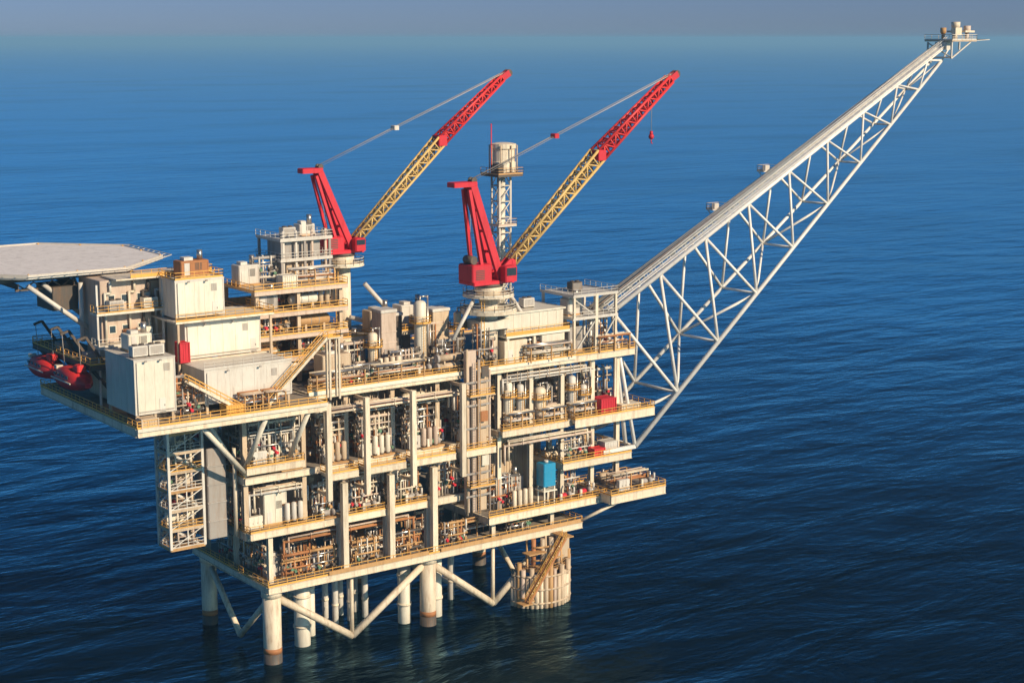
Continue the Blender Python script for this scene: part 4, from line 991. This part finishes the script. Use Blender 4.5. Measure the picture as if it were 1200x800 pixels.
place('manifold', (3.6,3.8,'tan','rust',125), (54.0,2.0,43.86), 'pipework in the lower storey of the boom-end module')
place('rack', (9.6,6,3), (56,-.0,43.88+.0), 'pipe rack at the top deck edge below the boom-end module')
place('hvac', ('lgrey',), (55,5,52.72), 'grey air conditioner on the boom-end module roof')
place('box', (3.0,2,1.4,'red'), (62.6,7.4,50.6), 'small red container high beside the boom-end module')
bt = thing('boom_root_tower', 'cream and grey open frame tower where the flare boom starts', 'tower', (62,0,44)); obt = (62,0,44)
for x in (62.2,67.2,71.8):
    for y in (.4,9.6): MB().beam((x,y,43.86 if x<70 else 32.4),(x,y,54.6),.62 if x==67.2 else .42).build('corner_post', M['cream' if y<1 else 'lgrey'], bt, obt)
for z in (50.5,54.6):
    b = MB().box(61.8,.1,z-.3,72.2,10,z).build('floor_plate', M['lgrey'], bt, obt)
    rails(MB(), [(61.8,10,z),(61.8,.1,z),(72.2,.1,z),(72.2,10,z)],t=.07,toe=.2).build('handrail', M['lgrey'], b)
MB().beam((62.2,.4,44),(67.2,.4,50),.25).beam((67.2,.4,44),(71.8,.4,50),.25).beam((62.2,.4,54),(67.2,.4,50.6),.2).build('cross_brace', M['lgrey'], bt, obt)
place('package', (3.6,2.6,4.6,'grey'), (64.6,4,43.88), 'grey machinery housing inside the boom root tower')
place('package', (3.6,2.6,3.0,'lgrey'), (64.8,4.6,50.52), 'pale machinery housing on the upper floor of the boom root tower')
place('manifold', (3.8,6.0,'lgrey','cream',127), (69.6,3.0,43.88), 'pipework inside the boom root tower next to the boom')
place('rack', (7.6,6,2), (71.0,.6,43.88), 'pipe rack at the top deck end under the flare boom')
place('hvac', ('dark',), (66.2,5.4,54.62), 'dark air conditioner on top of the boom root tower')

# ------------------------------------------------------------------ flare boom
fb = thing('flare_boom', 'long white lattice flare boom rising out over the sea', 'flare boom', (74,5,40)); of = (74,5,40)
TN0, TN1 = Vector((72.5,2.2,50.6)), Vector((167,4.3,99.6)); TF0, TF1 = Vector((72.5,8.6,50.6)), Vector((167,6.7,99.6))
BN0, BN1 = Vector((75.2,-1.6,25.6)), Vector((163.5,4.2,95.4)); BF0, BF1 = Vector((75.2,12.4,25.6)), Vector((163.5,6.8,95.4))
for a, b, r in ((TN0,TN1,.48),(TF0,TF1,.44),(BN0,BN1,.50),(BF0,BF1,.44)):
    MB().tube(a, b, r, 12, r*.6).build('chord', M['boomw'], fb, of)
NB = 9
par = [1-(1-i/NB)**1.12 for i in range(NB+1)]
for i in range(NB+1):
    t = par[i]; tn, tf, bn, bf = TN0.lerp(TN1,t), TF0.lerp(TF1,t), BN0.lerp(BN1,t), BF0.lerp(BF1,t); r = .33*(1-.45*t)
    p = MB().tube(tn,bn,r,8).tube(tf,bf,r,8).tube(tn,tf,r*.8,8).tube(bn,bf,r*.9,8)
    if i < NB:
        u = par[i+1]; tn2, tf2, bn2, bf2 = TN0.lerp(TN1,u), TF0.lerp(TF1,u), BN0.lerp(BN1,u), BF0.lerp(BF1,u)
        p.tube(tn,bn2,r,8); p.tube(tf,bf2,r,8)
        if i % 2: p.tube(bn,bf2,r*.9,8); p.tube(tn,tf2,r*.7,8)
        else: p.tube(bf,bn2,r*.9,8); p.tube(tf,tn2,r*.7,8)
    p.build('brace_panel', M['boomw'], fb, of)
dl = (TN1-TN0).normalized(); upv = Vector((-dl.z,0,dl.x))
def onb(y, h, t): 
    c = TN0.lerp(TN1,t); c.y = y*(1-.5*t)+5.4*.5*t; return c+upv*h
wkp = MB().beam(onb(3.2,.5,.0),onb(3.2,.5,.985),1.0,.12).build('walkway', M['boomw'], fb, of)
h = MB()
for yy in (2.65,3.75):
    for k in (1.1,1.65): h.beam(onb(yy,k,0),onb(yy,k,.985),.08)
    for i in range(50): t=i/50; h.beam(onb(yy,.5,t),onb(yy,1.65,t),.06)
h.build('handrail', M['boomw'], wkp)
for y, hh, r, m in ((5.0,.6,.34,'white'),(6.2,.55,.26,'pink'),(7.3,.5,.2,'lgrey'),(7.9,.5,.14,'cream')):
    MB().tube(onb(y,hh,-.01),onb(y,hh,.99),r,10).build('flare_pipe', M[m], fb, of)
sp_ = MB()
for i in range(36):
    t = i/36+.01; sp_.beam(onb(2.4,.16,t),onb(8.2,.16,t),.14,.22)
for yy in (2.45,8.15): sp_.beam(onb(yy,.16,.01),onb(yy,.16,.985),.1,.14)
sp_.build('pipe_support', M['boomw'], fb, of)
for t in (.33,.47):
    c = TF0.lerp(TF1,t)
    q = MB().box(c.x-1.6,c.y-.3,c.z+.2,c.x+1.6,c.y+1.7,c.z+.4).beam((c.x-1.2,c.y+1.5,c.z+.2),(c.x-1.2,c.y+.2,c.z-1.2),.18).beam((c.x+1.2,c.y+1.5,c.z+.2),(c.x+1.2,c.y+.2,c.z-.2),.18).build('rest_platform', M['lgrey'], fb, of)
    rails(MB(), [(c.x-1.6,c.y-.2,c.z+.4),(c.x-1.6,c.y+1.6,c.z+.4),(c.x+1.6,c.y+1.6,c.z+.4),(c.x+1.6,c.y-.2,c.z+.4)],t=.08).build('handrail', M['pink'], q, of)
    MB().cbox(c.x-.6,c.y+.3,c.z+.403,c.x+.6,c.y+1.2,c.z+1.5).build('lighting_box', M['lgrey'], fb, of)
e = (168,5.5,99.4)
tpf = MB().box(163.6,1.8,99.3,171.5,9.2,99.6).build('tip_platform', M['tan'], fb, of)
rails(MB(), [(163.6,9.2,99.6),(163.6,1.8,99.6),(171.5,1.8,99.6),(171.5,9.2,99.6)],t=.1).build('handrail', M['lgrey'], tpf, of)
for x, y, z1, m, r in ((168.6,5.2,103.4,'cream',.75),(170.9,4.0,102.6,'pink',.6),(166.6,6.8,102.2,'ochre',.5),(170.6,7.2,102.2,'cream',.5)):
    MB().tube((x,y,99.6),(x,y,z1-1.4),r*.7,12).lathe([(r*.7,z1-1.4),(r*1.25,z1-1.0),(r*1.25,z1),(r,z1)],(x,y,0),14).build('flare_tip', M[m], fb, of)
MB().box(169.2,3,101.2,172.2,8,101.6).box(166,3.0,100.6,168.0,4.0,102.2).build('heat_shield', M['cream'], fb, of)
MB().beam((171.5,2.2,99.5),(176.2,2.2,99.7),.16).beam((171.5,8.8,99.5),(176.2,8.8,99.7),.16).beam((176.2,2.2,99.7),(176.2,8.8,99.7),.16).build('outrigger', M['lgrey'], fb, of)
MB().beam((164,2.2,95.8),(164,2.2,99.2),.3).beam((164,8.6,95.8),(164,8.6,99.2),.3).beam((166.4,2.2,97.6),(166.4,2.2,99.2),.3).beam((164,2.2,95.8),(170,2.2,99.2),.25).beam((164,8.6,95.8),(170,8.6,99.2),.25).beam((164,2.2,96),(164,8.6,96),.3).beam((164,2.2,96),(164,8.6,99),.2).box(163.6,3.4,97.6,165,6.4,99.2).build('tip_frame', M['lgrey'], fb, of)
# boom root frame
MB().tube((74.2,0,26),(72.6,2.2,50.4),.4).tube((74.2,11,26),(72.6,8.6,50.4),.36).beam((71.8,.3,50.4),(72.8,2.2,50.4),.5).beam((68,-1,25.4),(75.2,-1.6,25.6),.6,.7).beam((68,12.4,25.4),(75.2,12.4,25.6),.6,.7).build('root_frame', M['boomw'], fb, of)

# ------------------------------------------------------------------ sea
sea = MB(); S = 40000
sea.v = [(-S,-S,0),(S,-S,0),(S,S,0),(-S,S,0)]; sea.f = [(0,1,2,3)]; sea.sm = [False]
wm = bpy.data.materials.new('sea_water'); wm.use_nodes = True
nt = wm.node_tree; N = nt.nodes; Lk = nt.links
N.remove(N['Principled BSDF']); wout = [n for n in N if n.type == 'OUTPUT_MATERIAL'][0]
wd = N.new('ShaderNodeBsdfDiffuse'); wd.inputs['Color'].default_value = (.0003,.0034,.0075,1)
wg = N.new('ShaderNodeBsdfGlossy'); wg.inputs['Color'].default_value = (.44,.80,1.0,1); wg.inputs['Roughness'].default_value = .19
wf = N.new('ShaderNodeLayerWeight'); wf.inputs['Blend'].default_value = .5
wp = N.new('ShaderNodeMath'); wp.operation = 'POWER'; wp.inputs[1].default_value = 9.0; Lk.new(wf.outputs['Facing'], wp.inputs[0])
wk_ = N.new('ShaderNodeMath'); wk_.operation = 'MULTIPLY'; wk_.use_clamp = True; wk_.inputs[1].default_value = 3.3; Lk.new(wp.outputs[0], wk_.inputs[0])
wx = N.new('ShaderNodeMixShader'); pm_ = N.new('ShaderNodeTexNoise'); pm_.inputs['Scale'].default_value = .0065; pm_.inputs['Detail'].default_value = 4
pmap = N.new('ShaderNodeMapping'); pmap.inputs['Rotation'].default_value = (0,0,R(40)); pmap.inputs['Scale'].default_value = (.45,1,1)
pg = N.new('ShaderNodeNewGeometry'); Lk.new(pg.outputs['Position'], pmap.inputs['Vector']); Lk.new(pmap.outputs[0], pm_.inputs['Vector'])
pr_ = N.new('ShaderNodeMapRange'); pr_.inputs[1].default_value = .3; pr_.inputs[2].default_value = .7; pr_.inputs[3].default_value = .82; pr_.inputs[4].default_value = 1.18; Lk.new(pm_.outputs[0], pr_.inputs[0])
wv_ = N.new('ShaderNodeMath'); wv_.operation = 'MULTIPLY'; wv_.use_clamp = True; Lk.new(wk_.outputs[0], wv_.inputs[0]); Lk.new(pr_.outputs[0], wv_.inputs[1]); Lk.new(wv_.outputs[0], wx.inputs[0]); Lk.new(wd.outputs[0], wx.inputs[1]); Lk.new(wg.outputs[0], wx.inputs[2]); Lk.new(wx.outputs[0], wout.inputs['Surface'])
gm = N.new('ShaderNodeNewGeometry')
def wave(scale, sx, sy, rot, detail, dist=0.):
    mp = N.new('ShaderNodeMapping'); mp.inputs['Rotation'].default_value = (0,0,R(rot)); mp.inputs['Scale'].default_value = (sx,sy,1)
    Lk.new(gm.outputs['Position'], mp.inputs['Vector'])
    n = N.new('ShaderNodeTexNoise'); n.inputs['Scale'].default_value = scale; n.inputs['Detail'].default_value = detail; n.inputs['Roughness'].default_value = .58; n.inputs['Distortion'].default_value = dist
    Lk.new(mp.outputs[0], n.inputs['Vector']); return n
a1 = wave(.075, .42, 1, 36+8, 5, .3); a2 = wave(.32, .5, 1, 36-14, 5, .4); a3 = wave(.012, .5, 1, 36+20, 3)
def math_(op, x, y):
    n = N.new('ShaderNodeMath'); n.operation = op
    for i, q in enumerate((x,y)):
        if isinstance(q, (int,float)): n.inputs[i].default_value = q
        else: Lk.new(q, n.inputs[i])
    return n.outputs[0]
hsum = math_('ADD', math_('MULTIPLY', a1.outputs[0], 2.3), math_('MULTIPLY', a2.outputs[0], .17))
hsum = math_('ADD', hsum, math_('MULTIPLY', a3.outputs[0], 6.0))
bp = N.new('ShaderNodeBump'); bp.inputs['Distance'].default_value = 1.0; bp.inputs['Strength'].default_value = .47
Lk.new(hsum, bp.inputs['Height']); 
for q_ in (wg, wf): Lk.new(bp.outputs[0], q_.inputs['Normal'])
seo = sea.build('sea', wm); seo['kind'] = 'structure'; seo['label'] = 'deep blue open sea with low swell'

# ------------------------------------------------------------------ haze
hz_ = MB().box(-S-500,-S-500,-1.0,S+500,S+500,112).build('haze', M['white']); hz_['kind'] = 'stuff'; hz_['label'] = 'pale blue sea haze'
hm = bpy.data.materials.new('haze_air'); hm.use_nodes = True; hn = hm.node_tree
for n in list(hn.nodes):
    if n.type == 'BSDF_PRINCIPLED': hn.nodes.remove(n)
pv = hn.nodes.new('ShaderNodeVolumePrincipled'); pv.inputs['Color'].default_value = (.34,.69,1.0,1); pv.inputs['Density'].default_value = 1.25e-4; pv.inputs['Anisotropy'].default_value = 0.
hn.links.new(pv.outputs[0], [n for n in hn.nodes if n.type == 'OUTPUT_MATERIAL'][0].inputs['Volume'])
hz_.data.materials[0] = hm

# ------------------------------------------------------------------ light, sky, camera
SUN_EL = 27; sd = Vector((.30,-.95,0)).normalized()
to_sun = Vector((sd.x*math.cos(R(SUN_EL)), sd.y*math.cos(R(SUN_EL)), math.sin(R(SUN_EL))))
sl = bpy.data.lights.new('sun', 'SUN'); sl.energy = 4.9; sl.angle = R(.55); sl.color = (1,.82,.59)
so = bpy.data.objects.new('sun', sl); C.objects.link(so); so.rotation_euler = to_sun.to_track_quat('Z','Y').to_euler(); so.location = (0,-100,200)
w = bpy.data.worlds.new('World'); sc.world = w; w.use_nodes = True
wn = w.node_tree; bg = wn.nodes['Background']; sk = wn.nodes.new('ShaderNodeTexSky'); sk.sky_type = 'NISHITA'; sk.sun_disc = False
sk.sun_elevation = R(SUN_EL); sk.sun_rotation = math.atan2(sd.x, sd.y); sk.air_density = .9; sk.dust_density = .15; sk.ozone_density = 4.5
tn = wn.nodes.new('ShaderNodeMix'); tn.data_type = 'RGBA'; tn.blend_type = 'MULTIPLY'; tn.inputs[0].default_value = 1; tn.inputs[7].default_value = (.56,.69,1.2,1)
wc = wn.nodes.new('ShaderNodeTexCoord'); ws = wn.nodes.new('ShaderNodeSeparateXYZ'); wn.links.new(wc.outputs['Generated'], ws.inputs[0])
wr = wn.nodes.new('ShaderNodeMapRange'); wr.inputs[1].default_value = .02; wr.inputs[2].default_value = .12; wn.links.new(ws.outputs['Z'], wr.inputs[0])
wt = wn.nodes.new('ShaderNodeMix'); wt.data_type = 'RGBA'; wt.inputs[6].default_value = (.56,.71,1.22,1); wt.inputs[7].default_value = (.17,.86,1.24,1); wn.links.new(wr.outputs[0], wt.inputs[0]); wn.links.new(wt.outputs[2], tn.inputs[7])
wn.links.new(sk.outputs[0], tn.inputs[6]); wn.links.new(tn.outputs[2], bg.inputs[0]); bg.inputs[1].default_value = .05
cd = bpy.data.cameras.new('camera'); co = bpy.data.objects.new('camera', cd); C.objects.link(co)
co.location = (-121.65,-233.7,100); co.rotation_euler = (R(90-10.215),0,R(-36)); cd.lens = 59.1; cd.sensor_width = 36; cd.clip_end = 120000; cd.clip_start = 1
sc.camera = co
sc.view_settings.view_transform = 'Standard'; sc.view_settings.look = 'None'; sc.view_settings.exposure = .22; sc.view_settings.gamma = 1
sc.cycles.use_denoising = True; sc.cycles.max_bounces = 6; sc.cycles.diffuse_bounces = 3; sc.cycles.glossy_bounces = 3; sc.cycles.volume_bounces = 0
